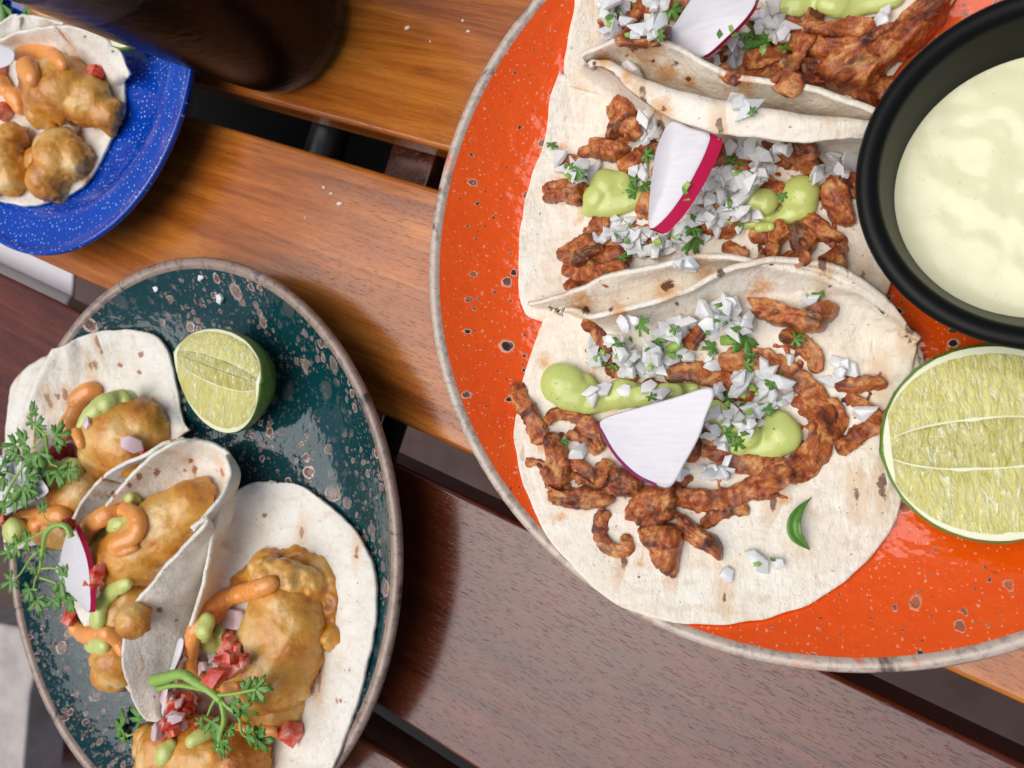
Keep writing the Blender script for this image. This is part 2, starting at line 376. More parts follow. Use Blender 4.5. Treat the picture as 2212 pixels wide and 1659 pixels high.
def box(x0, x1, y0, y1, z0, z1, bev=.15, n=3):
    bm = bmesh.new(); bmesh.ops.create_cube(bm, size=1)
    for v in bm.verts: v.co = Vector(((x0+x1)/2+v.co.x*(x1-x0), (y0+y1)/2+v.co.y*(y1-y0), (z0+z1)/2+v.co.z*(z1-z0)))
    bmesh.ops.bevel(bm, geom=bm.edges[:], offset=bev, segments=n, affect='EDGES', profile=.5)
    vs = [v.co.copy() for v in bm.verts]; fs = [tuple(v.index for v in f.verts) for f in bm.faces]; bm.free(); return vs, fs

# ------------------------------------------------------------------ setting: floor, stone, table
SA = R(-21)
def uv2w(u, n_): return (u*math.cos(SA)-n_*math.sin(SA), u*math.sin(SA)+n_*math.cos(SA))
o = mesh_obj('floor', [(-400, -400, -72), (400, -400, -72), (400, 400, -72), (-400, 400, -72)], [(0, 1, 2, 3)], M['floor'], loc=(0, 0, -72)); tagit(o, kind='structure')
def slab_on(name, pts, z, th, mat, label, cat):
    q = [P(x, y, z) for x, y in pts]; n = len(q)
    vs = [v for v in q]+[v-Vector((0, 0, th)) for v in q]
    fs = [tuple(range(n))]+[tuple(range(n, 2*n))[::-1]]+[(i, n+i, n+(i+1) % n, (i+1) % n) for i in range(n)]
    o = mesh_obj(name, vs, fs, mat, smooth=False); bv = o.modifiers.new('b', 'BEVEL'); bv.width = .004; bv.segments = 3
    return tagit(o, label, cat)
slab_on('stone_bench', [(-260, 1325), (-120, 1325), (95, 1365), (62, 1500), (45, 1700), (20, 1800), (-260, 1800)], -42, 6, M['stone'], 'pale grey stone bench slab beyond the left end of the table', 'bench')
slab_on('wooden_step', [(40, 1640), (200, 1560), (420, 1500), (600, 1900), (0, 1900)], -58, 4, M['wood3'], 'blurred brown timber step on the floor below the green plate', 'step')
slab_on('white_board', [(-300, 340), (-120, 330), (158, 575), (148, 720), (20, 640), (-300, 480)], -2.5, .3, M['white'], 'white painted board seen through the gap below the blue plate', 'board')
table = empty('slatted_table', (0, 0, 0), 'outdoor table top of oiled orange brown wooden slats with open gaps', 'table')
edges = [(5.06, 14.9, -75, 45), (16.5, 26.4, -75, 45), (-6.44, 3.41, -75, 45), (-18.0, -8.12, -75, 45), (-29.4, -19.6, -20.5, 45)]
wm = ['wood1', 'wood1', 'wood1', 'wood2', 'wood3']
for i, (a, b, u0, u1) in enumerate(edges):
    vs, fs = box(u0, u1, a, b, -2.2, 0, .22, 4)
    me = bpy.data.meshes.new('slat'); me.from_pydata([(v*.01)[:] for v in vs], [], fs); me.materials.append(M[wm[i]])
    me.polygons.foreach_set('use_smooth', [True]*len(me.polygons))
    so = bpy.data.objects.new('slat', me); col.objects.link(so); so.parent = table; so.rotation_euler = (0, 0, SA)
    wnm = so.modifiers.new('wn', 'WEIGHTED_NORMAL'); wnm.keep_sharp = False
    register([Vector((*uv2w(v.x, v.y), v.z)) for v in vs], fs, 'table')
for (u, r_, nm, mt) in ((-27.5, 1.0, 'crossbar', 'steel'), (-18.3, .6, 'crossbar', 'steel'), (32, 1.2, 'crossbar', 'steel'), (-58, 1.2, 'crossbar', 'steel')):
    vs, fs = tube([Vector((*uv2w(u, y), -2.3-r_)) for y in (-29, 0, 26)], [r_]*3, 16)
    mesh_obj(nm, vs, fs, M[mt], table)
vs, fs = box(-23.8, -21.2, -29, 26, -6.5, -3.5, .1); mesh_obj('underframe_rail', [Vector((*uv2w(v.x, v.y), v.z)) for v in vs], fs, M['wood3'], table)

vs, fs = box(-75, 60, -1.5, 16, -16, -12, .2); mesh_obj('gap_shade_box', [Vector((*uv2w(v.x, v.y), v.z)) for v in vs], fs, M['under'], table)  # added dark box, no table part: makes the upper slat gap look shaded
vs, fs = box(-30, 60, -30, -13, -16, -12, .2); mesh_obj('gap_shade_box', [Vector((*uv2w(v.x, v.y), v.z)) for v in vs], fs, M['under'], table)  # same added shade box, blackening the view through the lowest gap
pz = [P(360, 196, -2.6), P(424, 212, -2.6), P(412, 274, -2.9), P(360, 262, -2.9), P(372, 205, -2.3), P(390, 235, -2.5)]
vs = [pz[0], pz[4], pz[1], pz[5], pz[2], pz[3]]
o = mesh_obj('paper_scrap', vs, [(0, 5, 3, 1), (1, 3, 2), (3, 5, 4), (3, 4, 2)], M['white'], smooth=False); so = o.modifiers.new('t', 'SOLIDIFY'); so.thickness = .0004
tagit(o, 'crumpled white paper scrap in the slat gap beside the blue plate', 'paper')
rk = random.Random(9)
for i, (x, y) in enumerate([(700, 405), (716, 418), (1000, 45), (1012, 68), (660, 470), (735, 440), (930, 90), (880, 60)]):
    c = P(x, y, 0); n_ = 7; r_ = rk.uniform(.05, .11); a0 = rk.uniform(0, 3)
    ring = [Vector((c.x+r_*(1.9 if i % 2 else 1)*math.cos(a0+6.283*k/n_)*rk.uniform(.7, 1.2), c.y+r_*math.sin(a0+6.283*k/n_)*rk.uniform(.6, 1.1), 0.004)) for k in range(n_)]
    vs = ring+[v+Vector((0, 0, .035)) for v in ring]+[c+Vector((0, 0, .06))]
    fs = [(k, (k+1) % n_, n_+(k+1) % n_, n_+k) for k in range(n_)]+[(n_+k, n_+(k+1) % n_, 2*n_) for k in range(n_)]
    tagit(mesh_obj('crumb', vs, fs, M['flour'], loc=(c.x, c.y, .004)), 'tiny pale crumb lying on the orange brown table slats', 'crumb', 'crumbs on the table slats')
# ------------------------------------------------------------------ plates
def plate(name, cx, cy, prof, rimi, mat, rimmat_, label, ex=1., ang=0., wob=.004, seed=0.):
    root = empty(name, (cx, cy, 0), label, 'plate')
    a, b = rimi
    vs, fs = lathe(prof[:a+1], cx, cy, 160, ex, ang, wob, seed); capdisc(vs, fs, 0, 160, True)
    mesh_obj('dish', vs, fs, mat, root, reg='plate')
    vs, fs = lathe(prof[a:b+1], cx, cy, 160, ex, ang, wob, seed); mesh_obj('rim', vs, fs, rimmat_, root, reg='plate')
    vs, fs = lathe(prof[b:], cx, cy, 160, ex, ang, wob, seed); capdisc(vs, fs, (len(prof)-b-1)*160, 160, False)
    mesh_obj('underside', vs, fs, mat, root, reg='plate')
    return root
def prof_plate(R_, zr, zf, flat_r, rimw):
    inner = [(.01, zf), (flat_r*.5, zf)]
    N = 14
    for i in range(N+1):
        t = i/N; r = flat_r+(R_-rimw-flat_r)*t; inner.append((r, zf+(zr-.15-zf)*(t**1.9)))
    a = len(inner)-1
    rim = [(R_-rimw*.85, zr-.05), (R_-rimw*.6, zr), (R_-rimw*.3, zr), (R_-.06, zr-.06), (R_, zr-.2), (R_-.05, zr-.34)]
    under = [(R_-.5, zr-.75), (R_-1.6, zr-1.5), (R_*.72, zr*.22), (R_*.62, .25), (R_*.6, .02), (R_*.55, .02), (.02, .2)]
    return inner+rim+under, (a, a+len(rim))
pr, ri = prof_plate(13.16, 2.8, .95, 8.2, .46)
plate('dinner_plate', -1.53, 5.58, pr, ri, M['g_orange'], M['rim_o'], 'large round bright orange speckled stoneware plate with worn cream rim', seed=3.)
pr, ri = prof_plate(11.6, 2.6, .95, 7.6, .5)
plate('dinner_plate', -27.5, -5.3, pr, ri, M['g_teal'], M['rim_t'], 'dark teal pitted stoneware plate with bronze rim', 12.64/11.6, R(-86), seed=7.)
pr = [(.01, .7), (4.5, .7), (5.2, .75), (6.0, 1.1), (6.5, 1.5), (6.8, 1.66), (7.4, 1.74), (8.1, 1.85), (8.45, 2.02), (8.6, 2.2), (8.72, 2.27), (8.84, 2.2), (8.86, 2.05), (8.75, 1.9), (8.3, 1.7), (6.7, 1.4), (6.1, .9), (5.2, .5), (4.5, .03), (.02, .03)]
pr = [(r*1.06 if r > 1 else r, z) for r, z in pr]; am = P(350, 390, 2.2)-Vector((-36.3, 17.3, 2.2)); am.normalize()
plate('enamel_plate', -36.3-am.x*.65, 17.3-am.y*.65, pr, (8, 13), M['enamel'], M['enamel'], 'blue enamel plate with white specks at upper left', wob=.001)

# ------------------------------------------------------------------ tortillas
STAIN = T('A', [(740, 260, 110), (860, 390, 60), (520, 330, 45), (990, 440, 40), (840, 590, 60), (300, 800, 30), (380, 1200, 22), (650, 420, 40), (1300, 460, 50)])+T('B', [(1280, 225, 60), (1400, 1250, 36), (240, 580, 34), (830, 240, 60), (320, 1340, 26), (420, 290, 60), (600, 350, 50), (1000, 130, 60), (230, 1000, 30), (700, 1560, 24)])+T('C', [(1230, 200, 24)])
SCORCH = T('A', [(735, 245, 30), (690, 265, 24), (650, 300, 15), (790, 332, 13), (470, 345, 16), (910, 350, 20), (980, 430, 16), (1310, 460, 10), (850, 590, 16), (1430, 650, 10), (1540, 685, 12), (180, 1165, 10)])+T('B', [(845, 205, 30), (825, 225, 26), (1090, 155, 28), (440, 340, 26), (560, 330, 20), (1620, 220, 12), (1420, 1232, 10), (280, 1280, 10), (700, 1625, 9), (640, 280, 9), (880, 300, 14)])+T('C', [(1850, 1050, 20), (1740, 890, 12), (1900, 880, 10), (1940, 265, 12), (870, 560, 20), (960, 610, 10), (840, 1030, 14), (1440, 40, 14), (1025, 325, 8), (1700, 470, 10), (1650, 340, 9), (1620, 1100, 9)])+T('D', [(1025, 360, 20), (740, 340, 15), (415, 660, 18), (870, 440, 16), (1010, 490, 14), (1385, 1130, 14), (1415, 1190, 14), (820, 1380, 18), (1140, 1215, 22), (1010, 1250, 20), (940, 1310, 16), (1340, 1205, 12), (690, 430, 30)])+T('E', [(530, 230, 10), (700, 320, 9)])
def attr_of(verts, spots):
    V = np.array(verts); e = V-np.array([0, 0, H]); cx = e @ np.array(cr[:]); cy = -(e @ np.array(cu[:])); cz = -(e @ np.array(cb[:]))
    px, py = CX+F*cx/cz, CY+F*cy/cz; out = np.zeros(len(V))
    for x, y, r in spots:
        out = np.maximum(out, np.exp(-(((px-x)**2+(py-y)**2)/(r*.4)**2)*.5))
    return out
def loft(name, rails, label, mat, group=None, nu=130, nv=70, thick=.17, off=.1, seed=0., amp=.05, base_tags=('plate',), clamp=True):
    RR = []
    for rl in rails:
        pts = []
        for p in rl:
            if len(p) > 2 and p[2] is not None: pts.append(P(p[0], p[1], p[2]))
            else:
                h, _ = hit(p[0], p[1], base_tags, 1.); pts.append(h+Vector((0, 0, off+thick)))
        RR.append(catmull([q[:] for q in pts], nu))
    RR = np.array(RR)                                             # rails x nu x 3
    G = np.zeros((nu, nv, 3))
    for i in range(nu): G[i] = catmull(RR[:, i, :], nv) if len(RR) > 2 else np.linspace(RR[0, i], RR[1, i], nv)
    for i in range(nu):
        for j in range(nv):
            p = G[i, j]
            G[i, j, 0] += .06*nz(p, 1.3, seed+5); G[i, j, 1] += .06*nz(p, 1.3, seed+15)
            G[i, j, 2] += amp*nz(p, .7, seed)+amp*.4*nz(p, 2.2, seed+3)+.022*nz(p, 4.5, seed+7)
            if clamp:
                zt = top(G[i, j, 0], G[i, j, 1], base_tags, -9)+thick+off*.4
                if G[i, j, 2] < zt: G[i, j, 2] = zt
    du = np.gradient(G, axis=0); dv = np.gradient(G, axis=1); nn = np.cross(du, dv)
    ln = np.linalg.norm(nn, axis=2, keepdims=True); nn = nn/np.maximum(ln, 1e-9)
    if nn[nu//2, nv//6, 2] < 0: nn = -nn; flip = True
    else: flip = False
    Bt = G-nn*thick
    vs = [tuple(v) for v in G.reshape(-1, 3)]+[tuple(v) for v in Bt.reshape(-1, 3)]; n0 = nu*nv; fs = []
    for i in range(nu-1):
        for j in range(nv-1):
            a, b, c, d = i*nv+j, (i+1)*nv+j, (i+1)*nv+j+1, i*nv+j+1
            fs.append((a, b, c, d) if not flip else (d, c, b, a)); fs.append((n0+d, n0+c, n0+b, n0+a) if not flip else (n0+a, n0+b, n0+c, n0+d))
    loop = [i*nv for i in range(nu)]+[(nu-1)*nv+j for j in range(1, nv)]+[i*nv+nv-1 for i in range(nu-2, -1, -1)]+[j for j in range(nv-2, 0, -1)]
    ctr = G.reshape(-1, 3).mean(0)
    for a, b in zip(loop, loop[1:]+loop[:1]):
        f = (a, n0+a, n0+b, b); fs.append(f if not flip else f[::-1])
    o = mesh_obj(name, vs, fs, mat, reg='tort')
    for an, sp in (('stain', STAIN), ('scorch', SCORCH)):
        at = o.data.attributes.new(an, 'FLOAT', 'POINT'); at.data.foreach_set('value', attr_of(vs, sp).astype(np.float32))
    return tagit(o, label, 'tortilla', group)
CT = 'corn tortillas on the orange plate'
# top taco (mostly cut off by the frame): lies flat, left edge turned up
loft('tortilla', [T('A', [(400, -260, None), (372, 60, None), (320, 330, None), (330, 480, None)]),
                  T('A', [(700, -260, None), (690, 100, None), (650, 330, None), (640, 560, None)]),
                  T('A', [(1300, -260, None), (1300, 100, None), (1300, 400, None), (1300, 640, None)]),
                  T('A', [(1850, -260, None), (1850, 100, None), (1850, 400, None), (1850, 640, None)]),
                  T('A', [(2520, -200, None), (2400, 60, None), (2150, 350, None), (1960, 600, None)])],
     'corn tortilla of the topmost taco on the orange plate', M['corn'], CT, seed=1)
# middle taco: outer tortilla standing behind, inner tortilla curling over the filling
t2low = T('A', [(300, 400, None), (240, 560, None), (220, 760, None), (150, 950, None), (95, 1180, None), (75, 1400, None), (90, 1660, None)])+[(1180, 700, None), (1400, 740, None), (1700, 720, None), (1880, 670, None), (1925, 600, None), (1915, 500, None)]
loft('tortilla', [
    T('A', [(430, 345, 2.8), (410, 300, 3.1), (500, 262, 3.6), (620, 212, 4.1), (760, 214, 4.2), (900, 262, 4.2), (1050, 345, 4.1), (1200, 420, 4.1), (1400, 455, 4.1), (1600, 480, 4.1), (1800, 545, 4.0), (1990, 622, 3.8)]),
    T('A', [(440, 380, 1.9), (560, 350, 2.4), (700, 380, 2.6), (900, 450, 2.6), (1100, 520, 2.6), (1300, 570, 2.6), (1600, 620, 2.6), (1960, 690, 2.6)]),
    T('A', [(480, 480, None), (620, 500, None), (760, 560, None), (900, 620, None), (1100, 660, None), (1400, 690, None), (1700, 740, None), (1950, 780, None)])],
     'back corn tortilla of the middle taco, chile stained edge standing up', M['corn'], CT, nv=40, seed=2, clamp=False)
loft('tortilla', [t2low,
    T('A', [(310, 420, None), (280, 700, None), (260, 950, None), (300, 1250, None), (700, 1450, None), (1200, 1500, None), (1700, 1400, None), (1950, 1250, None), (2020, 1080, None)]),
    T('A', [(330, 420, None), (400, 600, None), (600, 850, None), (900, 1000, None), (1300, 1050, None), (1700, 1000, None), (1980, 920, None)]),
    T('A', [(370, 385, 1.7), (500, 480, 1.5), (680, 610, 1.5), (850, 700, 1.5), (1100, 780, 1.5), (1500, 830, 1.5), (1960, 830, 1.5)]),
    T('A', [(440, 345, 2.9), (560, 375, 3.3), (700, 440, 3.7), (850, 500, 3.9), (1050, 553, 4.0), (1300, 600, 4.1), (1600, 650, 4.1), (1970, 690, 3.9)]),
    T('A', [(470, 352, 3.1), (570, 410, 3.6), (680, 510, 3.95), (800, 600, 4.0), (950, 668, 4.05), (1150, 730, 4.1), (1400, 762, 4.1), (1650, 772, 4.1), (1970, 740, 3.9)])],
     'front corn tortilla of the middle taco, curled over radish and onion', M['corn'], CT, nv=110, seed=3)
# bottom taco: outer tortilla with its own lip, inner tortilla lying open
t3out = T('B', [(290, 325, None), (225, 440, None), (160, 620, None), (112, 850, None), (108, 960, None), (150, 1170, None), (250, 1400, None), (380, 1560, None)])+[(1330, 1298, None), (1430, 1332, None), (1530, 1344, None), (1620, 1338, None), (1720, 1312, None), (1810, 1262, None), (1885, 1195, None), (1930, 1130, None), (1958, 1040, None), (1985, 900, None), (1996, 800, None), (1985, 745, None)]
t3in = T('B', [(300, 335, None), (240, 480, None), (190, 660, None), (160, 860, None), (175, 1020, None), (230, 1200, None), (330, 1400, None)])+[(1300, 1240, None), (1420, 1280, None), (1530, 1290, None), (1640, 1280, None), (1740, 1240, None), (1830, 1180, None), (1900, 1090, None), (1940, 1000, None), (1965, 900, None), (1985, 800, None), (1978, 745, None)]
t3mid = T('B', [(330, 345, 1.7), (500, 620, None), (800, 760, None), (1200, 760, None), (1600, 640, None), (1900, 420, None)])+[(1975, 738, 1.6)]
loft('tortilla', [t3in, t3mid,
    T('B', [(300, 320, 1.6), (500, 340, 1.9), (750, 300, 2.2), (1000, 210, 2.4), (1300, 180, 2.4), (1600, 220, 2.2), (1850, 330, 1.8), (1960, 420, 1.6)]),
    T('B', [(150, 308, 1.7), (260, 288, 2.3), (400, 240, 2.9), (520, 182, 3.2), (640, 150, 3.4), (800, 124, 3.5), (930, 90, 3.6), (1060, 80, 3.6), (1180, 95, 3.5), (1300, 130, 3.3), (1500, 170, 3.0), (1750, 260, 2.5), (1900, 350, 2.0)])],
     'rear corn tortilla of the bottom taco, scorched edge behind the front one', M['corn'], CT, nv=100, seed=4)
loft('tortilla', [t3out,
    T('B', [(300, 350, None), (300, 700, None), (350, 1050, None), (600, 1400, None), (1000, 1550, None), (1400, 1500, None), (1750, 1200, None), (1900, 900, None), (1960, 640, None)])[:8]+[(1975, 780, None)],
    T('B', [(320, 360, None), (500, 700, None), (800, 900, None), (1200, 900, None), (1600, 760, None), (1900, 480, None)])+[(1982, 745, 1.6)],
    T('B', [(330, 350, 1.6), (560, 470, 1.6), (800, 500, 1.6), (1100, 470, 1.6), (1400, 400, 1.6), (1700, 360, 1.6), (1900, 390, 1.7)])+[(1983, 742, 1.7)],
    T('B', [(335, 338, 2.0), (500, 380, 2.6), (700, 350, 2.9), (900, 290, 3.0), (1100, 210, 3.1), (1300, 165, 3.0), (1500, 165, 2.9), (1700, 210, 2.7), (1880, 310, 2.4)])+[(1984, 738, 1.9)],
    T('B', [(340, 333, 2.2), (470, 374, 3.1), (620, 340, 3.5), (760, 308, 3.7), (880, 268, 3.8), (990, 218, 3.8), (1100, 160, 3.8), (1200, 124, 3.8), (1340, 100, 3.7), (1500, 108, 3.5), (1630, 135, 3.3), (1760, 195, 3.0), (1860, 265, 2.7)])+[(1945, 680, 2.3), (1986, 735, 2.0)]],
     'front corn tortilla of the bottom taco, spread open toward the plate edge', M['corn'], CT, nv=130, nu=170, seed=5, base_tags=('plate', 'tort'))

FT = 'flour tortillas on the teal plate'
loft('tortilla', [
    T('D', [(95, 1120, None), (70, 950, None), (90, 760, None), (110, 620, None), (200, 480, None), (350, 380, None), (480, 312, None), (620, 242, None), (760, 202, None), (900, 188, None), (1030, 192, None), (1130, 222, None), (1230, 300, None), (1290, 500, None), (1350, 800, None), (1365, 905, 1.9)]),
    T('D', [(60, 1400, None), (250, 1050, None), (400, 800, None), (650, 600, None), (900, 560, None), (1100, 650, None), (1300, 960, 1.7)]),
    T('D', [(60, 1650, None), (300, 1500, None), (550, 1250, None), (800, 1100, None), (1000, 1050, None), (1200, 1020, 1.6)]),
    T('D', [(75, 1800, None), (200, 1760, None), (400, 1700, None), (600, 1480, 1.7), (800, 1290, 1.9), (1000, 1150, 2.0), (1200, 1030, 2.0)])],
     'flour tortilla at the top left of the teal plate, beside the lime wedge', M['flour'], FT, seed=11)
loft('tortilla', [
    T('D', [(1330, 985, 2.6), (1200, 1020, 2.9), (1060, 1100, 3.2), (850, 1190, 3.2), (720, 1290, 3.1), (620, 1400, 3.0), (540, 1560, 2.8), (480, 1700, 2.6)]),
    T('D', [(1380, 1000, 1.8), (1200, 1090, 1.9), (1000, 1240, 1.9), (850, 1380, 1.9), (700, 1560, 1.8), (560, 1760, 1.7)]),
    T('D', [(1500, 1060, None), (1300, 1180, None), (1100, 1380, None), (900, 1600, None), (700, 1850, None)])],
     'rear flap of the folded flour tortilla in the middle of the teal plate', M['flour'], FT, nv=40, seed=12, clamp=False)
loft('tortilla', [
    T('D', [(1345, 995, 3.0), (1250, 1020, 3.3), (1150, 1080, 3.4), (1050, 1160, 3.4), (950, 1250, 3.4), (850, 1370, 3.3), (750, 1490, 3.2)])+T('C', [(430, 140, 2.9), (300, 330, 2.2)]),
    T('D', [(1420, 995, 2.6), (1330, 1080, 2.3), (1200, 1200, 2.2), (1050, 1380, 2.2), (900, 1560, 2.1)])+T('C', [(500, 300, 2.0), (430, 600, 1.8)]),
    T('D', [(1520, 1012, 2.3), (1450, 1150, 1.5), (1350, 1350, 1.4)])+T('C', [(900, 150, 1.4), (750, 450, 1.4), (650, 750, 1.4), (700, 1000, 1.4)]),
    T('D', [(1620, 1060, 2.2), (1690, 1220, 1.5), (1640, 1480, 1.4)])+T('C', [(1150, 200, 1.4), (1080, 450, 1.4), (1030, 650, 1.4), (950, 880, 1.4), (905, 1080, 1.4)]),
    T('D', [(1650, 1095, 2.4), (1712, 1230, 2.4), (1660, 1400, 2.5)])+T('C', [(1190, 120, 2.6), (1080, 300, 2.7), (980, 500, 2.7), (880, 720, 2.7), (850, 930, 2.5), (880, 1140, 2.2)]),
    T('D', [(1625, 1110, 2.7), (1650, 1230, 3.2), (1600, 1380, 3.7), (1500, 1500, 4.0), (1380, 1650, 4.1)])+T('C', [(1130, 55, 4.1), (1040, 160, 4.2), (880, 330, 4.2), (830, 392, 4.2), (725, 520, 4.2), (688, 600, 4.1), (668, 700, 4.1), (665, 850, 3.9), (690, 950, 3.6), (740, 1080, 3.1), (800, 1150, 2.7), (900, 1172, 2.3)])],
     'folded flour tortilla in the middle of the teal plate, flap arching over fish', M['flour'], FT, nv=120, seed=13)
loft('tortilla', [
    T('C', [(1215, -20, 3.3), (1180, 100, 3.3), (1160, 200, 3.3), (1130, 350, 3.2), (1100, 480, 3.1), (1060, 600, 3.0), (1010, 760, 2.8), (960, 950, 2.5), (900, 1200, 2.0), (885, 1480, 1.8)]),
    T('C', [(1235, -40, 2.4), (1200, 100, 2.1), (1170, 400, 2.0), (1100, 700, 1.9), (1000, 1000, 1.8), (960, 1500, 1.6)]),
    T('C', [(1280, -80, 1.9), (1330, 150, None), (1300, 500, None), (1250, 900, None), (1150, 1300, None), (1150, 1540, None)]),
    T('C', [(1400, -140, None), (1600, 200, None), (1600, 700, None), (1500, 1200, None), (1480, 1560, None)]),
    T('C', [(1500, -138, None), (1640, -128, None), (1760, -50, None), (1915, 80, None), (2015, 220, None), (2060, 360, None), (2066, 510, None), (2045, 715, None), (1990, 940, None), (1915, 1170, None), (1820, 1416, None), (1750, 1570, None)])],
     'flour tortilla on the right of the teal plate, opened wide under battered fish', M['flour'], FT, nv=110, nu=150, seed=14)
BT = 'flour tortillas on the blue plate'
loft('tortilla', [
    T('E', [(-160, 330, 2.0), (0, 250, 2.6), (100, 205, 2.9), (300, 172, 3.0), (400, 166, 3.0), (550, 192, 2.8), (650, 240, 2.5), (740, 320, 2.1), (785, 400, 1.9)]),
    T('E', [(-160, 400, 1.6), (100, 330, 1.8), (300, 330, 1.8), (500, 360, 1.8), (680, 430, 1.7), (800, 470, 1.8)]),
    T('E', [(-160, 600, None), (200, 650, None), (500, 640, None), (700, 580, None), (804, 540, None)]),
    T('E', [(-160, 1000, None), (200, 1000, None), (450, 950, None), (640, 820, None), (803, 650, None)]),
    T('E', [(-160, 1200, None), (0, 1250, None), (200, 1282, None), (400, 1238, None), (520, 1182, None), (590, 1110, None), (650, 1000, None), (720, 860, None), (790, 730, None)])],
     'flour tortilla holding battered fish on the blue plate', M['flour'], BT, nv=90, seed=21)
loft('tortilla', [
    T('E', [(-160, 220, 3.0), (0, 150, 3.0), (90, 92, 3.0), (125, 130, 3.0), (150, 95, 3.0), (230, 108, 3.0), (390, 152, 2.9)]),
    T('E', [(-160, 290, 2.3), (0, 240, 2.4), (150, 200, 2.4), (390, 185, 2.4)]),
    T('E', [(-160, 340, 1.6), (0, 300, 1.6), (150, 270, 1.6), (390, 240, 1.6)])],
     'torn edge of a second flour tortilla behind the first on the blue plate', M['flour'], BT, nv=30, nu=70, seed=22, clamp=False)

# ------------------------------------------------------------------ blobs: battered fish, sauces
def remesh(items, voxel, smooth_it):
    """items: (centre, (rx,ry,rz) or r, euler) ellipsoids merged into one skin"""
    bm = bmesh.new()
    for c, r, e in items:
        r = (r, r, r) if not isinstance(r, tuple) else r
        mt = Matrix.Translation(c) @ Euler(e).to_matrix().to_4x4() @ Matrix.Diagonal((*r, 1))
        bmesh.ops.create_icosphere(bm, subdivisions=3, radius=1, matrix=mt)
    me = bpy.data.meshes.new('tmp'); bm.to_mesh(me); bm.free()
    ob = bpy.data.objects.new('tmp', me); col.objects.link(ob)
    m = ob.modifiers.new('r', 'REMESH'); m.mode = 'VOXEL'; m.voxel_size = voxel
    if smooth_it: s = ob.modifiers.new('s', 'SMOOTH'); s.factor = .5; s.iterations = smooth_it
    dg = bpy.context.evaluated_depsgraph_get(); ev = ob.evaluated_get(dg); em = ev.to_mesh()
    vs = [v.co.copy() for v in em.vertices]; ns = [v.normal.copy() for v in em.vertices]; fs = [tuple(p.vertices) for p in em.polygons]
    ev.to_mesh_clear(); bpy.data.objects.remove(ob); bpy.data.meshes.remove(me)
    return vs, ns, fs
def fish(blobs, label, group, seed, k='C', voxel=.085, z0=None, amp=.16, name='battered_fish', mat='batter'):
    """blobs: (x, y, radius px, [stretch, image angle, lift])"""
    items = []
    for b in blobs:
        x, y, r = b[:3]; st = b[3] if len(b) > 3 else 1.; an = b[4] if len(b) > 4 else 0.; lift = b[5] if len(b) > 5 else 0.
        (x, y), = T(k, [(x, y)]); h, n = hit(x, y, ('plate', 'tort'))
        q = (P(x+10, y, h.z)-P(x, y, h.z)).length/10; rr = r*S(k)*q
        c = P(x, y, h.z+rr*.55+lift)
        items.append((c, (rr*st, rr, rr*.82), (0, 0, -R(an))))
    vs, ns, fs = remesh(items, voxel, 14)
    out = []
    for v, n in zip(vs, ns):
        d = amp*.9*nz(v, .6, seed)+amp*.35*nz(v, 1.5, seed+4)+amp*.16*nz(v, 4., seed+8)+max(0., .5-n.z)*(.5*max(0., nz(v, 1.8, seed+2))+.12*nz(v, 5., seed+1)); out.append(v+n*d)
    o = mesh_obj(name, out, fs, M[mat], reg='food'); return tagit(o, label, 'fish', group)
FG = 'pieces of battered fish in the tacos'
fish([(880, 960, 190, 1.25, 15), (1020, 900, 150), (760, 1080, 130), (680, 1180, 70), (1120, 960, 90)], 'golden battered fish piece in the upper left taco beside green sauce', FG, 1, 'D')
fish([(520, 1370, 110, 1.6, -30), (640, 1300, 80)], 'small battered fish piece under orange sauce, left of the folded tortilla', FG, 2, 'D')
fish([(440, 1640, 90, 1.3, 0), (330, 1660, 70)], 'pale battered fish lump beside the drooping cilantro sprig', FG, 3, 'D')
fish([(1000, 20, 110, 1.3, -45), (880, 110, 130, 1.4, -40), (760, 210, 130, 1.4, -40), (640, 290, 110, 1.3, -30), (570, 280, 60), (1080, -60, 70), (700, 330, 80)], 'long golden battered fish piece inside the folded middle tortilla', FG, 4, 'C')
fish([(650, 560, 95), (700, 480, 80), (720, 620, 70)], 'round battered fish lump partly covered by the folded tortilla flap', FG, 5, 'C')
fish([(620, 800, 90), (600, 880, 70), (660, 880, 60), (620, 930, 40), (540, 820, 45)], 'ragged yellow battered end poking out below the folded tortilla', FG, 6, 'C', amp=.22)
fish([(1540, 690, 190, 1.2, -70), (1480, 860, 190, 1.15, -40), (1560, 560, 170), (1400, 950, 120), (1620, 800, 120)], 'largest battered fish piece, smooth and golden, in the right taco', FG, 7, 'C')
FRILL = [[(1330, 420, 60), (1420, 340, 80), (1530, 290, 78), (1640, 290, 72), (1740, 350, 68), (1790, 450, 62), (1800, 560, 52), (1780, 650, 50), (1780, 740, 60), (1830, 715, 40)], [(1420, 330, 60), (1500, 380, 100), (1620, 380, 90), (1700, 430, 70)]]
fish([(1500, 1080, 110, 1.3, -20), (1400, 1110, 80), (1590, 1010, 60)], 'lower battered fish piece below the largest one in the right taco', FG, 9, 'C')
fish([(1100, 1370, 150, 1.8, 5), (1300, 1400, 140), (900, 1330, 120), (800, 1250, 55), (780, 1310, 40), (860, 1460, 110)], 'battered fish piece at the bottom edge of the teal plate', FG, 10, 'C', amp=.2)
fish([(370, 560, 135, 1.3, 15), (520, 620, 105, 1.4, 20), (650, 690, 70, 1.3, 25), (270, 680, 80), (250, 480, 80), (440, 700, 60)], 'battered fish piece with tapering end on the blue plate', FG, 11, 'E', amp=.2)
fish([(360, 980, 105, 1.1, 60), (290, 1110, 90), (450, 990, 80), (110, 930, 30), (170, 980, 28), (230, 1000, 60)], 'round battered fish lump at the lower edge of the blue plate taco', FG, 12, 'E', amp=.2)
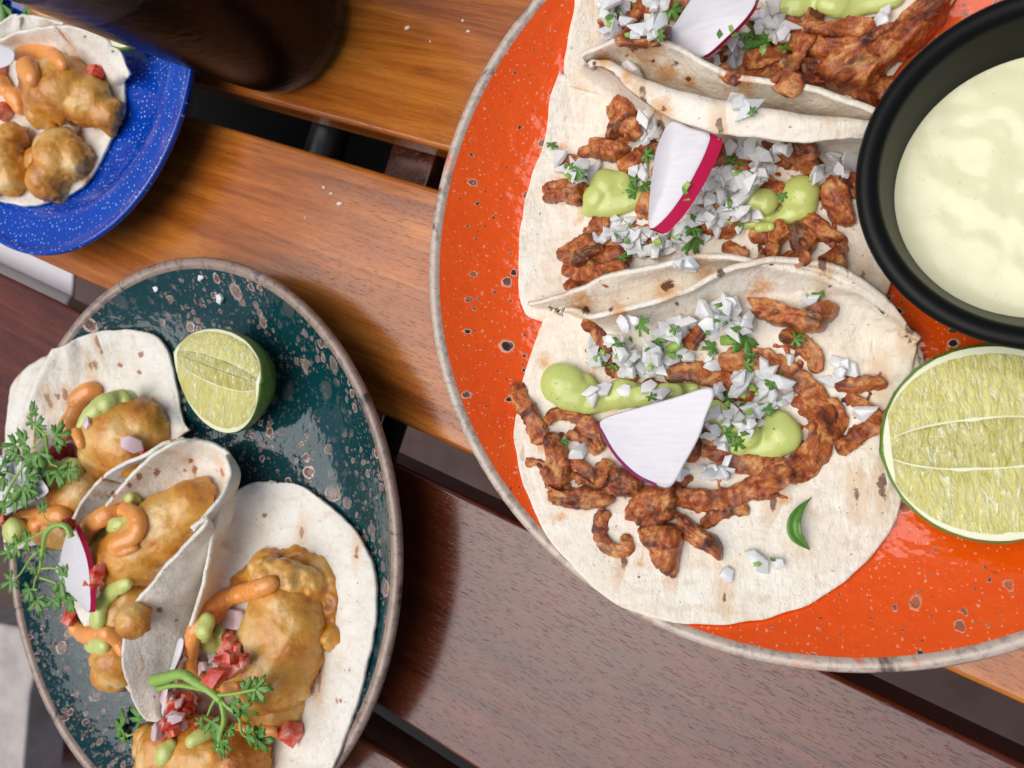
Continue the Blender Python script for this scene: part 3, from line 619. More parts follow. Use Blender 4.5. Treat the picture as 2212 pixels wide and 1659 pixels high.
fish([(20, 1010, 95, 1., 0), (60, 870, 75), (70, 1110, 70), (-100, 1050, 100)], 'battered fish piece cut by the left picture edge on the blue plate', FG, 13, 'E', amp=.2)

def sauce_path(paths, mat, label, group, k='C', lift=.35, voxel=.05, name='sauce_dollop', cat='sauce', seed=0., reg='food', rough=0.):
    """paths: lists of (x,y,radius px)"""
    items = []
    for pts in paths:
        if len(pts) == 1: Q = np.array(pts, float)
        else: 
            L = sum(math.hypot(pts[i+1][0]-pts[i][0], pts[i+1][1]-pts[i][1]) for i in range(len(pts)-1)); mr = min(p[2] for p in pts)
            Q = catmull(pts, max(3, int(L/(mr*.45))))
        zs = []
        for x, y, r in Q:
            (X, Y), = T(k, [(x, y)]); h, n = hit(X, Y); zs.append(h.z)
        zs = np.array(zs)
        for _ in range(3):
            if len(zs) > 2: zs[1:-1] = np.maximum(zs[1:-1], (zs[:-2]+zs[2:])/2*.5+zs[1:-1]*.5)
        for qi, ((x, y, r), z) in enumerate(zip(Q, zs)):
            r = r*(1+.13*nz((qi*.28, seed*3, 1), 1.)); (X, Y), = T(k, [(x, y)]); q = (P(X+10, Y, z)-P(X, Y, z)).length/10; rr = r*S(k)*q*(1.1 if mat == 'crema' else .88)
            items.append((P(X, Y, z+rr*lift*(.7 if mat == 'crema' else 1.)), (rr, rr, rr*(.6 if mat == 'crema' else .75)), (0, 0, 0)))
    vs, ns, fs = remesh(items, voxel, 12)
    vs = [v+n*(.05*nz(v, 1.4, seed)+rough*(nz(v, 1.2, seed+1)+.4*nz(v, 3., seed+2))) for v, n in zip(vs, ns)]
    o = mesh_obj(name, vs, fs, M[mat], reg=reg); return tagit(o, label, cat, group)

# ------------------------------------------------------------------ shredded chicken
def strip(k, pts, wpx, label, th=.55, twist=0., seed=0., lift=.0, grp='shredded chicken strips on the orange plate', taper=.5, smoothz=4):
    random.seed(int(seed*13)+7)
    pts = [(p[0], p[1]) for p in pts]
    L = sum(math.hypot(pts[i+1][0]-pts[i][0], pts[i+1][1]-pts[i][1]) for i in range(len(pts)-1))*S(k)
    n = max(16, int(L/3.6)); Q = catmull(T(k, pts), n)
    zs = np.array([hit(x, y)[0].z for x, y in Q])
    for _ in range(smoothz*2):
        z2 = zs.copy(); z2[1:-1] = np.maximum(zs[1:-1], (zs[:-2]+zs[2:])/2); zs = .5*z2+.5*np.convolve(np.pad(z2, 2, 'edge'), np.ones(5)/5, 'valid')
    wc = wpx*S(k)*(P(Q[0][0]+10, Q[0][1], zs.mean())-P(Q[0][0], Q[0][1], zs.mean())).length/10*.5
    C_ = [P(x, y, z+wc*th*.75+lift) for (x, y), z in zip(Q, zs)]
    Lc = sum((C_[i+1]-C_[i]).length for i in range(n-1)); wc *= 1.02
    seg = 26; vs, fs, uvs = [], [], []; up = Vector((0, 0, 1)); run = 0.
    for i, p in enumerate(C_):
        run += (p-C_[max(i-1, 0)]).length
        t = (C_[min(i+1, n-1)]-C_[max(i-1, 0)]).normalized(); s = t.cross(up).normalized(); u = s.cross(t)
        f = i/(n-1); e = min(run, max(.001, Lc-run))/max(wc, .1)
        en = min(1., taper+(1-taper)*min(1, e*2.2)); en *= 1 if 0 < i < n-1 else .55
        a0 = R(twist)*(f-.5)*2+.6*nz((run*.35, seed, 0), 1.)
        jag = lambda sd: .30*nz((run*.8, seed*3.1, sd), 1.)+.16*nz((run*2.6, seed*2.1, sd+5), 1.)+.34*abs(nz((run*5., seed, sd+9), 1.))-.05
        wl, wr = wc*en*(1+jag(2)), wc*en*(1+jag(31)); tv = wc*th*en*(1+.22*nz((run*.7, seed*1.7, 7), 1.))
        for q in range(seg):
            a = 2*math.pi*q/seg; c, d = math.cos(a), math.sin(a); af = a if a < math.pi else 2*math.pi-a
            c2 = math.copysign(abs(c)**.7, c); d2 = math.copysign(abs(d)**.55, d)
            x, y = c2*(wl if c < 0 else wr), d2*tv
            y += tv*(.22*nz((run*.35, af*2.6, seed*5), 1.)+.20*nz((run*.8, af*6., seed*7), 1.))*(1 if d > 0 else .3)+tv*.35*nz((run*1.3, c*1.2, seed*2), 1.)
            x, y = x*math.cos(a0)-y*math.sin(a0), x*math.sin(a0)+y*math.cos(a0)
            v = p+s*x+u*y
            dd = .06*nz(v, 2.6, seed+3)+.045*nz(v, 7., seed+6)
            vs.append(v+(s*c+u*d)*dd); uvs.append((run, af/math.pi*wc*2.2))
    for i in range(n-1):
        for q in range(seg):
            a, b = i*seg+q, i*seg+(q+1) % seg; fs.append((a, b, b+seg, a+seg))
    fs.append(tuple(range(seg))[::-1]); fs.append(tuple(range((n-1)*seg, n*seg)))
    o = mesh_obj('chicken_strip', vs, fs, M['meat'], reg='food', uvs=uvs); return tagit(o, label, 'meat', grp)
L3 = 'ragged brown chicken shred in the filling of the bottom taco'
L2 = 'ragged brown chicken shred in the filling of the middle taco'
L1 = 'ragged brown chicken shred in the filling of the topmost taco'

def chunk(k, outline, label, th=.45, seed=0., lift=0., grp='shredded chicken strips on the orange plate', ang=0.):
    """flat torn slab of meat with an irregular outline and a creased top"""
    N = 110; Q = catmull(T(k, outline), N, True); c2 = Q.mean(0); ns = 16
    zs = sorted(hit(x, y)[0].z for x, y in list(Q[::9])+[c2]); zb = zs[len(zs)//2]
    W_ = [P(x, y, zb) for x, y in Q]; C0 = P(c2[0], c2[1], zb); vs, uvs, fs = [], [], []
    ca, sa = math.cos(R(ang)), math.sin(R(ang))
    def uvp(v): return ((v.x*ca+v.y*sa), (-v.x*sa+v.y*ca))
    for r in range(1, ns+1):
        f = r/ns
        for i, w_ in enumerate(W_):
            e = w_-C0; j = 1+.16*nz((w_.x, w_.y, seed), 1.8)+.13*nz((w_.x, w_.y, seed+4), 4.5)+.07*nz((w_.x, w_.y, seed+4), 11.)
            p = C0+e*(j*(f if f < .95 else .95+(f-.95)*.6)); u_, v_ = uvp(p)
            z = th*(1-f**7)**.5*(1+.35*nz((p.x, p.y, seed), .9))+.10*nz((u_*1., v_*2.4, seed), 1.)+.05*nz((u_*2.2, v_*6., seed+2), 1.)*(1-f**8)+.08*nz((p.x, p.y, seed+1), 2.8)+.04*nz((p.x, p.y, seed), 7.)
            hz = cast(Vector((p.x, p.y, zb+3)), Vector((0, 0, -1))); base = zb if hz is None else max(zb-.5, min(hz[0].z, zb+.35))
            vs.append(Vector((p.x, p.y, .6*zb+.4*base+lift+z))); uvs.append((u_, v_))
    for i in range(N): q = vs[(ns-1)*N+i]; vs.append(Vector((C0.x+(q.x-C0.x)*.93, C0.y+(q.y-C0.y)*.93, q.z-th*.9))); uvs.append(uvs[(ns-1)*N+i])
    vs.append(Vector((C0.x, C0.y, sum(vs[i].z for i in range(N))/N))); uvs.append(uvp(C0)); ct = len(vs)-1
    for i in range(N): fs.append((ct, i, (i+1) % N))
    for r in range(ns):
        for i in range(N): a, b = r*N+i, r*N+(i+1) % N; fs.append((a, a+N, b+N, b))
    fs.append(tuple(range(ns*N, (ns+1)*N))[::-1])
    o = mesh_obj('chicken_strip', vs, fs, M['meat'], reg='food', uvs=uvs); return tagit(o, label, 'meat', grp)
ST = [  # bottom taco
 ('B', [(430, 372), (500, 450), (570, 530)], 62, 'slanting chicken strip poking from under the scorched lip of the bottom taco'),
 ('B', [(450, 500), (520, 570), (640, 600)], 60, 'short chicken strip left of the loose onion heap on the bottom taco'), ('B', [(530, 620), (620, 640), (700, 655)], 60, 'chicken strip between loose onion heap and green streak'),
 ('B', [(1010, 400), (960, 470), (930, 520)], 80, 'chicken strip slanting under the tall onion heap'), ('B', [(1380, 440), (1480, 500), (1550, 560), (1550, 640)], 90, 'chicken strip right of the broad cilantro leaf, above the lilac onion'),
 ('B', [(1240, 290), (1330, 278), (1440, 320), (1520, 340), (1590, 300), (1640, 298), (1655, 350), (1620, 402), (1540, 442), (1440, 432), (1330, 400), (1255, 370)], ('chunk', -15, 0.6, 0), 'thick dark chicken strip at the upper right of the bottom taco'),
 ('B', [(1000, 760), (1150, 850), (1300, 900)], 110, 'broad chicken strip hidden behind the tip of the radish fan'), ('B', [(700, 700), (900, 800), (1100, 900)], 120, 'chicken under the middle of the green streak'), ('B', [(600, 900), (800, 980), (1000, 1000)], 120, 'chicken under the left half of the radish fan'),
 ('B', [(820, 660), (920, 620), (1040, 650), (1150, 700), (1260, 740)], 100, 'chicken strip lying above the fan of radish on the bottom taco'),
 ('B', [(110, 680), (120, 760), (180, 860), (235, 980)], 85, 'chicken strip hanging over the left edge of the bottom taco'),
 ('B', [(240, 880), (300, 835), (370, 850), (450, 865)], 50, 'thin arched chicken strip at the left below the green streak'), ('B', [(425, 850), (470, 930), (510, 1020)], 85, 'chicken strip touching the left corner of the radish fan'),
 ('B', [(340, 935), (420, 960), (500, 1030)], 42, 'narrow chicken strip left of the radish fan with an onion cube on it'), ('B', [(350, 1020), (430, 1110), (510, 1170)], 55, 'thin chicken strip running down left of the radish fan'),
 ('B', [(240, 930), (290, 925), (350, 1020), (372, 1100), (360, 1170), (300, 1192), (245, 1150), (250, 1050)], ('chunk', 80, 0.45, 0), 'upright broad chicken strip at the left of the bottom taco'),
 ('B', [(250, 1170), (330, 1200), (420, 1180), (480, 1200), (560, 1200), (582, 1250), (550, 1292), (440, 1295), (310, 1282), (265, 1240)], ('chunk', 0, 0.5, 0), 'broad horizontal chicken strip left of the radish fan'),
 ('B', [(560, 1060), (520, 1130), (500, 1190)], 95, 'short chicken strip just under the purple edge of the radish fan'), ('B', [(490, 1160), (560, 1080), (640, 1090), (720, 1150), (705, 1220), (620, 1242), (540, 1215)], ('chunk', -20, 0.5, 0), 'chicken strip joining the radish fan edge to the charred lump'),
 ('B', [(1000, 980), (1120, 1040), (1280, 1090), (1400, 1060)], 110, 'chicken strip under the round green drop'),
 ('B', [(1660, 1030), (1770, 930), (1860, 880), (1930, 830)], 85, 'chicken strip running down from the lime half on the bottom taco'),
 ('B', [(1640, 700), (1760, 690), (1900, 690)], 85, 'flat chicken strip just left of the lime half'), ('B', [(1700, 740), (1800, 810), (1880, 870)], 70, 'crossed chicken strip right of the lilac onion sliver'),
 ('B', [(1610, 760), (1660, 860), (1640, 960)], 100, 'chicken piece outside the bend of the hooked strip'),
 ('B', [(1080, 590), (1250, 560), (1400, 610), (1520, 710), (1600, 830), (1600, 960), (1530, 1080), (1400, 1150)], 105, 'long chicken strip bending like a hook round the green sauce of the bottom taco'),
 ('B', [(1440, 760), (1520, 820), (1550, 920), (1500, 1020), (1400, 1090), (1290, 1140)], 70, 'inner curved chicken strip beside the right green sauce drop'),
 ('B', [(850, 1230), (980, 1255), (1130, 1240), (1280, 1180), (1450, 1110)], 105, 'long charred chicken strip under the fallen onion dice of the bottom taco'),
 ('B', [(1000, 1380), (1100, 1310), (1230, 1290)], 60, 'thin forked chicken strip below the long charred one'),
 ('B', [(540, 1300), (510, 1380), (530, 1460), (600, 1500), (650, 1480), (620, 1415)], 62, 'small hook shaped chicken curl lying alone on the tortilla'),
 ('B', [(700, 1180), (780, 1170), (860, 1190), (872, 1270), (850, 1340), (760, 1380), (690, 1370), (640, 1330), (650, 1260)], ('chunk', 60, 0.6, 0), 'dark charred chicken lump just below the radish fan'),
 ('B', [(695, 1375), (780, 1365), (860, 1370), (905, 1410), (900, 1500), (892, 1590), (874, 1645), (820, 1610), (775, 1560), (735, 1470), (705, 1420)], ('chunk', 70, 0.5, 0), 'pointed triangular chicken piece with a black char patch, lowest on the tortilla'),
 ('B', [(860, 1300), (930, 1330), (1010, 1390), (1090, 1440), (1105, 1490), (1092, 1535), (1040, 1500), (960, 1470), (920, 1440), (885, 1370)], ('chunk', -40, 0.45, 0), 'slanting chicken piece right of the pointed triangular one'),
 # middle taco
 ('A', [(600, 560), (650, 548), (700, 590), (702, 690), (690, 770), (620, 750), (540, 782), (528, 740), (560, 680), (545, 610)], ('chunk', 70, 0.6, 0), 'curly chicken clump at the upper left of the middle taco'), ('A', [(660, 640), (690, 760)], 90, 'small chicken strip beside the curly clump on the middle taco'),
 ('A', [(452, 770), (530, 758), (620, 778), (662, 810), (600, 880), (500, 872), (455, 830)], ('chunk', 0, 0.5, 0), 'chicken strip above the left onion heap of the middle taco'), ('A', [(600, 920), (700, 850), (820, 780)], 90, 'charred dark chicken strip left of the radish slab'),
 ('A', [(265, 900), (320, 865), (400, 880)], 55, 'small chicken piece behind the left onion heap'), ('A', [(192, 1055), (260, 990), (400, 978), (422, 1050), (400, 1122), (300, 1100), (230, 1112)], ('chunk', 0, 0.5, 0), 'pointed chicken piece left of the green sauce on the middle taco'),
 ('A', [(540, 1170), (480, 1240), (440, 1310)], 90, 'chicken strip below the swirled green sauce'), ('A', [(280, 1390), (400, 1340), (520, 1300), (640, 1310)], 95, 'reddish chicken strip at the lower left under a single onion cube'),
 ('A', [(300, 1440), (430, 1480), (560, 1390), (680, 1390)], 90, 'ridged chicken strip at the lower left of the middle taco'), ('A', [(330, 1580), (430, 1500), (640, 1460)], 90, 'dark chicken strip reaching the scorched lip at lower left'),
 ('A', [(270, 1360), (350, 1310), (430, 1255), (480, 1310), (545, 1360), (480, 1400), (420, 1450), (330, 1440), (268, 1410)], ('chunk', 30, 0.5, 0), 'chicken under the lower left onion heap'), ('A', [(800, 900), (1000, 1000)], 140, 'chicken hidden behind the middle of the radish slab'), ('A', [(700, 1100), (900, 1150)], 150, 'chicken under the onion below the swirled green sauce'), ('A', [(1000, 1150), (1250, 1250)], 170, 'chicken under the big onion mound'), ('A', [(1100, 850), (1350, 900)], 150, 'chicken under the lip right of the radish slab'), ('A', [(1350, 1000), (1500, 1100)], 160, 'chicken under the right green sauce drop'),
 ('A', [(1500, 780), (1600, 768), (1665, 820), (1690, 940), (1620, 950), (1560, 900), (1500, 870)], ('chunk', -50, 0.5, 0), 'orange brown chicken strip under the curled lip at right'), ('A', [(1380, 770), (1460, 800)], 60, 'small chicken shred just under the curled lip, left of centre'), ('A', [(1300, 830), (1400, 870)], 60, 'small chicken shred beside onion under the curled lip'),
 ('A', [(1500, 780), (1620, 800), (1670, 870)], 80, 'chicken strip tucked under the curled lip near the dip bowl'),
 ('A', [(1740, 960), (1830, 980), (1885, 1100), (1892, 1232), (1820, 1242), (1740, 1180), (1700, 1080)], ('chunk', -60, 0.5, 0), 'broad chicken strip right of the right green sauce drop'), ('A', [(1800, 980), (1880, 1000), (1900, 1080)], 90, 'small chicken piece touching the dip bowl side of the middle taco'),
 ('A', [(1590, 1190), (1680, 1170), (1780, 1250), (1840, 1290), (1800, 1330), (1700, 1310), (1620, 1260)], ('chunk', -30, 0.45, 0), 'chicken strip below the right green sauce drop'), ('A', [(1520, 1230), (1600, 1218), (1682, 1290), (1660, 1380), (1580, 1402), (1530, 1320)], ('chunk', -50, 0.5, 0), 'chicken strip in shade below the right green drop'),
 ('A', [(1310, 1290), (1400, 1280), (1500, 1320)], 90, 'chicken strip just right of the big onion mound'), ('A', [(1690, 1420), (1740, 1380), (1830, 1320), (1852, 1400), (1840, 1462), (1780, 1460)], ('chunk', 40, 0.5, 0), 'knobbly chicken piece at the lower right of the middle taco'),
 ('A', [(1350, 1430), (1400, 1350), (1430, 1240), (1480, 1200), (1542, 1260), (1490, 1330), (1470, 1422)], ('chunk', 65, 0.45, 0), 'upright chicken strip above the bottom taco lip'), ('A', [(1170, 1330), (1240, 1370), (1310, 1400)], 80, 'chicken strip peeping over the bottom taco lip at centre'), ('A', [(1500, 1390), (1650, 1420)], 80, 'flat chicken strip behind the bottom taco lip at right'),
 # top taco
 ('A', [(1250, 60), (1500, 90), (1800, 180), (2080, 120), (2140, 260), (1900, 330), (1650, 330), (1400, 240)], ('chunk', -10, 0.5, 0), 'dark chicken mass in the middle of the topmost taco'), ('A', [(1290, 330), (1420, 300), (1600, 340), (1800, 330), (1980, 300), (2060, 420), (1900, 520), (1700, 500), (1500, 460), (1350, 420)], ('chunk', -10, 0.5, 0), 'large chicken piece behind the folded tortilla edge'), ('A', [(1250, 380), (1450, 430), (1600, 500)], 120, 'chicken strip below the large cilantro leaf'),
 ('A', [(520, 110), (560, 160), (600, 220)], 80, 'small chicken piece under onion at the left of the topmost taco'), ('A', [(720, 30), (680, 110), (640, 200)], 60, 'upright chicken strip left of the topmost radish slice'), ('A', [(760, 40), (760, 110)], 40, 'tiny chicken shred left of the topmost cilantro leaf'),
 ('A', [(600, 200), (800, 200), (1000, 250), (1200, 300)], 140, 'chicken under the topmost radish slice'), ('A', [(700, 0), (1000, 20), (1200, 100)], 150, 'chicken behind the topmost radish slice'),
 ('A', [(1280, 340), (1400, 310), (1510, 270)], 100, 'chicken strip touching the large cilantro leaf'), ('A', [(1900, 560), (2000, 500), (2100, 420)], 110, 'chicken strip tip beside the dip bowl, behind the tortilla edge'),
 ('A', [(1680, 40), (1650, 150), (1590, 270), (1520, 390), (1440, 420)], 95, 'folded ribbon of chicken running down from the green sauce of the topmost taco'),
 ('A', [(1620, 140), (1750, 160), (1880, 150), (2000, 150)], 100, 'straight horizontal chicken strip under the green sauce of the topmost taco'),
 ('K', [(10, 350), (60, 290), (160, 230), (280, 185), (390, 150), (430, 80), (520, 10), (600, -40), (660, 20), (600, 110), (520, 190), (440, 260), (330, 350), (250, 425), (150, 435), (40, 405)], ('chunk', 30, 0.7, 0.15), 'largest chicken strip, smooth and orange brown, left of the black dip bowl'),
]
rf = random.Random(42)
def shreds(k, regs, label):
    for (cx, cy, rx, ry, n, ang) in regs:
        for _ in range(n):
            a = rf.uniform(0, 6.28); r = math.sqrt(rf.random()); x, y = cx+rx*r*math.cos(a), cy+ry*r*math.sin(a)
            L = rf.uniform(60, 150)*.4464/S(k); an = R(ang+rf.gauss(0, 45)); b = rf.uniform(-.5, .5)*L*.5
            pts = [(x-L/2*math.cos(an), y-L/2*math.sin(an)), (x-b*math.sin(an), y+b*math.cos(an)), (x+L/2*math.cos(an), y+L/2*math.sin(an))]
            strip(k, pts, rf.uniform(24, 54)*.4464/S(k), label, th=rf.uniform(.4, .7), twist=rf.uniform(-80, 80), seed=rf.uniform(0, 90), lift=-.12)
shreds('A', [(630, 680, 70, 110, 7, 80), (560, 830, 110, 60, 7, 10), (330, 1060, 90, 50, 4, 0), (480, 1400, 150, 110, 12, 20), (700, 1300, 120, 100, 8, 30)], 'small torn chicken shred at the left of the middle taco filling')
shreds('A', [(1560, 880, 160, 90, 10, 30), (1750, 1080, 110, 150, 9, 70), (1500, 1300, 180, 110, 12, 60), (1720, 1340, 110, 90, 7, 30)], 'small torn chicken shred at the right of the middle taco filling')
shreds('B', [(300, 1080, 110, 130, 8, 70), (450, 1150, 120, 90, 7, 20), (640, 1200, 130, 70, 6, 10), (380, 900, 130, 50, 4, 10)], 'small torn chicken shred at the left of the bottom taco filling')
shreds('B', [(1180, 1180, 300, 60, 11, -15), (1500, 950, 90, 160, 9, 90), (1300, 650, 220, 80, 8, 15), (1450, 570, 90, 90, 4, 50), (1760, 850, 100, 130, 8, -30), (800, 880, 300, 90, 8, 10)], 'small torn chicken shred at the right of the bottom taco filling')
shreds('A', [(1500, 240, 250, 120, 12, 10), (1900, 300, 180, 150, 10, -30), (650, 120, 110, 80, 6, 60), (1250, 350, 120, 60, 5, 20)], 'small torn chicken shred in the topmost taco filling')
for i, (k, p, wpx, lb) in enumerate(ST):
    if isinstance(wpx, tuple): chunk(k, p, lb, wpx[2], i*1.37+.5, wpx[3], ang=wpx[1])
    else: strip(k, p, wpx, lb, seed=i*1.37+.5, twist=random.Random(i).uniform(-55, 55), th=.42)

# ------------------------------------------------------------------ green sauce on the orange plate
CG = 'green avocado sauce dollops'
sauce_path([[(310, 690, 86), (340, 700, 92)], [(350, 720, 84), (440, 755, 70), (540, 765, 52), (620, 735, 66), (720, 755, 48), (830, 735, 48), (960, 715, 28)], [(430, 700, 60)]], 'crema', 'green sauce streak left of the radish fan on the bottom taco', CG, 'B', seed=1)
sauce_path([[(1385, 935, 95)], [(1370, 900, 80), (1340, 980, 72), (1240, 1000, 52), (1160, 1000, 30)], [(1060, 830, 60), (1150, 900, 60), (1250, 950, 60)]], 'crema', 'round drop of green sauce right of the radish fan', CG, 'B', seed=2)
sauce_path([[(530, 1010, 82), (600, 1000, 70)], [(470, 1070, 60), (480, 1110, 60), (580, 1100, 70), (700, 1080, 50)], [(440, 1140, 36), (520, 1150, 36)]], 'crema', 'swirled green sauce dollop left of the radish slab on the middle taco', CG, 'A', seed=3)
sauce_path([[(1590, 1060, 105)], [(1600, 1120, 80), (1500, 1180, 45), (1400, 1200, 40), (1290, 1210, 38)], [(1400, 1100, 70), (1300, 1080, 60)], [(1370, 1240, 28), (1430, 1235, 26)]], 'crema', 'smooth green sauce drop at the right of the middle taco', CG, 'A', seed=4)
sauce_path([[(1480, 40, 60), (1560, 30, 72), (1640, 10, 60)], [(1640, 0, 50), (1760, 20, 60)]], 'crema', 'green sauce beside the radish slice of the topmost taco', CG, 'A', seed=5)
sauce_path([[(1740, 10, 60), (1850, 45, 64), (1960, 20, 60), (2100, -10, 60)]], 'crema', 'green sauce running along the top picture edge near the dip bowl', CG, 'A', seed=6)
# chipotle mayonnaise and green sauce on the fish tacos
MG = 'orange chipotle sauce drizzles'
sauce_path(FRILL, 'batter', 'curled rim of batter around the top of the largest fish piece', FG, 'C', lift=-.1, voxel=.08, name='battered_fish', cat='fish', seed=5, rough=.26)
sauce_path([[(700, 620, 40), (640, 625, 55), (570, 680, 58), (540, 780, 52), (500, 860, 60), (470, 930, 50)], [(560, 930, 40), (590, 1010, 34)]], 'mayo', 'orange sauce loop on the upper left fish taco', MG, 'D', seed=1)
sauce_path([[(60, 85, 38), (150, 60, 42), (250, 45, 46), (330, 40, 48), (350, 70, 40)], [(90, 90, 36), (200, 95, 32)]], 'mayo', 'orange sauce drizzle at the left edge of the teal plate', MG, 'C', seed=2)
sauce_path([[(940, 690, 50), (840, 690, 48), (740, 730, 50), (640, 800, 36), (580, 880, 20)]], 'crema', 'green sauce ribbon behind the upper left fish piece', CG, 'D', seed=7)
sauce_path([[(450, 180, 40), (500, 90, 44), (600, 30, 44), (700, 20, 44), (752, 70, 42), (740, 140, 40), (670, 180, 40), (630, 210, 38), (660, 240, 26), (740, 220, 18)]], 'mayo', 'orange sauce curled like a hook on the middle fish piece', MG, 'C', seed=3)
sauce_path([[(680, 70, 22), (600, 110, 30), (510, 190, 36)]], 'crema', 'short green sauce bar inside the curled orange sauce', CG, 'C', seed=8)
sauce_path([[(940, 1400, 34), (990, 1420, 34)]], 'crema', 'green sauce dab above the curled orange sauce', CG, 'D', seed=8)
sauce_path([[(690, 410, 26), (600, 450, 36), (545, 520, 36), (530, 610, 34)]], 'crema', 'green sauce trickle right of the radish slice on the teal plate', CG, 'C', seed=9)
sauce_path([[(410, 650, 34), (480, 690, 42), (580, 680, 36), (640, 720, 34), (660, 780, 26)]], 'mayo', 'orange sauce drizzle left of the folded tortilla flap', MG, 'C', seed=4)
sauce_path([[(500, 745, 32), (560, 750, 28)]], 'crema', 'green sauce dab under the lower orange drizzle', CG, 'C', seed=10)
sauce_path([[(100, 1640, 60), (160, 1650, 50)]], 'crema', 'green sauce dab at the left edge of the teal plate', CG, 'D', seed=11)
sauce_path([[(300, 1190, 40), (500, 1200, 60), (580, 1180, 40)]], 'crema', 'green sauce under the upper cilantro leaves', CG, 'D', seed=12)
sauce_path([[(1480, 410, 44), (1400, 440, 46), (1290, 470, 46), (1190, 520, 48), (1110, 590, 46), (1055, 680, 42), (1040, 770, 42), (1040, 860, 36), (1110, 940, 30), (1220, 980, 30), (1290, 970, 24)], [(1210, 560, 36), (1180, 600, 30)]], 'mayo', 'long orange sauce arc on the largest fish piece', MG, 'C', seed=5)
sauce_path([[(1130, 620, 36), (1105, 690, 38), (1150, 740, 38), (1210, 760, 32), (1200, 650, 28)]], 'crema', 'green sauce pool inside the long orange arc', CG, 'C', seed=13)
sauce_path([[(1280, 1190, 26), (1370, 1215, 30), (1490, 1210, 26)]], 'mayo', 'orange sauce under the drooping cilantro on the right tortilla', MG, 'C', seed=6)
sauce_path([[(1040, 1270, 26), (1110, 1230, 30), (1170, 1210, 26)]], 'crema', 'green sauce streak above the bottom fish piece', CG, 'C', seed=14)
sauce_path([[(930, 1290, 26), (900, 1330, 34), (870, 1380, 22)]], 'crema', 'pointed green sauce dab on the bottom fish piece', CG, 'C', seed=15)
sauce_path([[(120, 340, 34), (230, 320, 38), (340, 350, 36), (400, 400, 30)]], 'mayo', 'orange sauce stroke at the top of the blue plate fish', MG, 'E', seed=7)
sauce_path([[(170, 430, 56), (200, 480, 50)]], 'mayo', 'shiny round orange sauce drop on the blue plate fish', MG, 'E', seed=8)
sauce_path([[(-20, 500, 44), (50, 570, 40), (100, 620, 42), (120, 670, 34)]], 'mayo', 'orange sauce trickle at the left edge on the blue plate', MG, 'E', seed=9)

# ------------------------------------------------------------------ chopped pieces
def chip_mesh(name, rnd, mat, size=.5, th=.2, elong=1.3, wet=False):
    n = rnd.choice((4, 4, 5, 5, 6)); ang = sorted([(i+rnd.uniform(-.25, .25))/n*2*math.pi for i in range(n)])
    pts = [(math.cos(a)*size*.5*elong*rnd.uniform(.8, 1.15), math.sin(a)*size*.5*rnd.uniform(.75, 1.1)) for a in ang]
    curve = rnd.uniform(0, .5)/size; vs = []; sk = (rnd.uniform(-.3, .3)*th, rnd.uniform(-.3, .3)*th)
    for z, k in ((-th/2, .9), (-th*.36, 1.), (th*.36, 1.), (th/2, .88)):
        for x, y in pts: vs.append(((x+sk[0]*z/th)*k*1.06, (y+sk[1]*z/th)*k*1.06, z-curve*x*x*1.4+rnd.uniform(-.05, .05)*th))
    vs.append((0, 0, -th/2)); vs.append((0, 0, th/2)); fs = []
    for r in range(3):
        for i in range(n): a, b = r*n+i, r*n+(i+1) % n; fs.append((a, b, b+n, a+n))
    for i in range(n): fs.append((4*n, (i+1) % n, i)); fs.append((4*n+1, 3*n+i, 3*n+(i+1) % n))
    me = bpy.data.meshes.new(name); me.from_pydata([(v[0]*.01, v[1]*.01, v[2]*.01) for v in vs], [], fs)
    me.materials.append(mat); me.update()
    me.polygons.foreach_set('use_smooth', [size > .3]*len(me.polygons))
    return me, vs, fs
rg = random.Random(5)
ONI = [chip_mesh('onion_piece', rg, M['onion'], rg.uniform(.34, .52), rg.uniform(.09, .19), rg.uniform(1., 1.9)) for _ in range(20)]
PNK = [chip_mesh('onion_piece', rg, M['pink_onion'], rg.uniform(.45, .6), rg.uniform(.18, .28), rg.uniform(1., 1.7)) for _ in range(5)]
TOM = [chip_mesh('tomato_cube', rg, M['tomato'], rg.uniform(.6, .8), rg.uniform(.4, .5), rg.uniform(.95, 1.3)) for _ in range(6)]
BEE = [chip_mesh('beet_cube', rg, M['beet'], .75, .5, 1.1)]
GRN = [chip_mesh('herb_bit', rg, M[m_], .16, .04, 1.9) for m_ in ('stem', 'leaf', 'leaf', 'stem', 'leaf')]
def drop(protos, name, x, y, label, cat, group, rnd, sc=1., tilt=35, reg=True, sink=.35, rot=None):
    me, vs, fs = protos[rnd.randrange(len(protos))]
    h, n = hit(x, y); th = (max(v[2] for v in vs)-min(v[2] for v in vs))*sc
    n = (n+Vector((0, 0, .7))).normalized()
    q = n.to_track_quat('Z', 'Y').to_matrix() @ Euler((R(rnd.uniform(-tilt, tilt)), R(rnd.uniform(-tilt, tilt)), rnd.uniform(0, 6.28) if rot is None else rot)).to_matrix()
    c = h+n*th*(.5+sink*.3*rnd.random())
    o = bpy.data.objects.new(name, me); col.objects.link(o)
    o.matrix_world = Matrix.Translation(c*.01) @ q.to_4x4() @ Matrix.Scale(sc, 4)
    big = protos in (TOM, BEE, PNK); bv = o.modifiers.new('rounding', 'BEVEL'); bv.width = .0008 if big else .0004; bv.segments = 3 if big else 2
    if reg: register([c+q @ (Vector(v)*sc) for v in vs], fs, 'chip')
    return tagit(o, label, cat, group)
BURIED = []
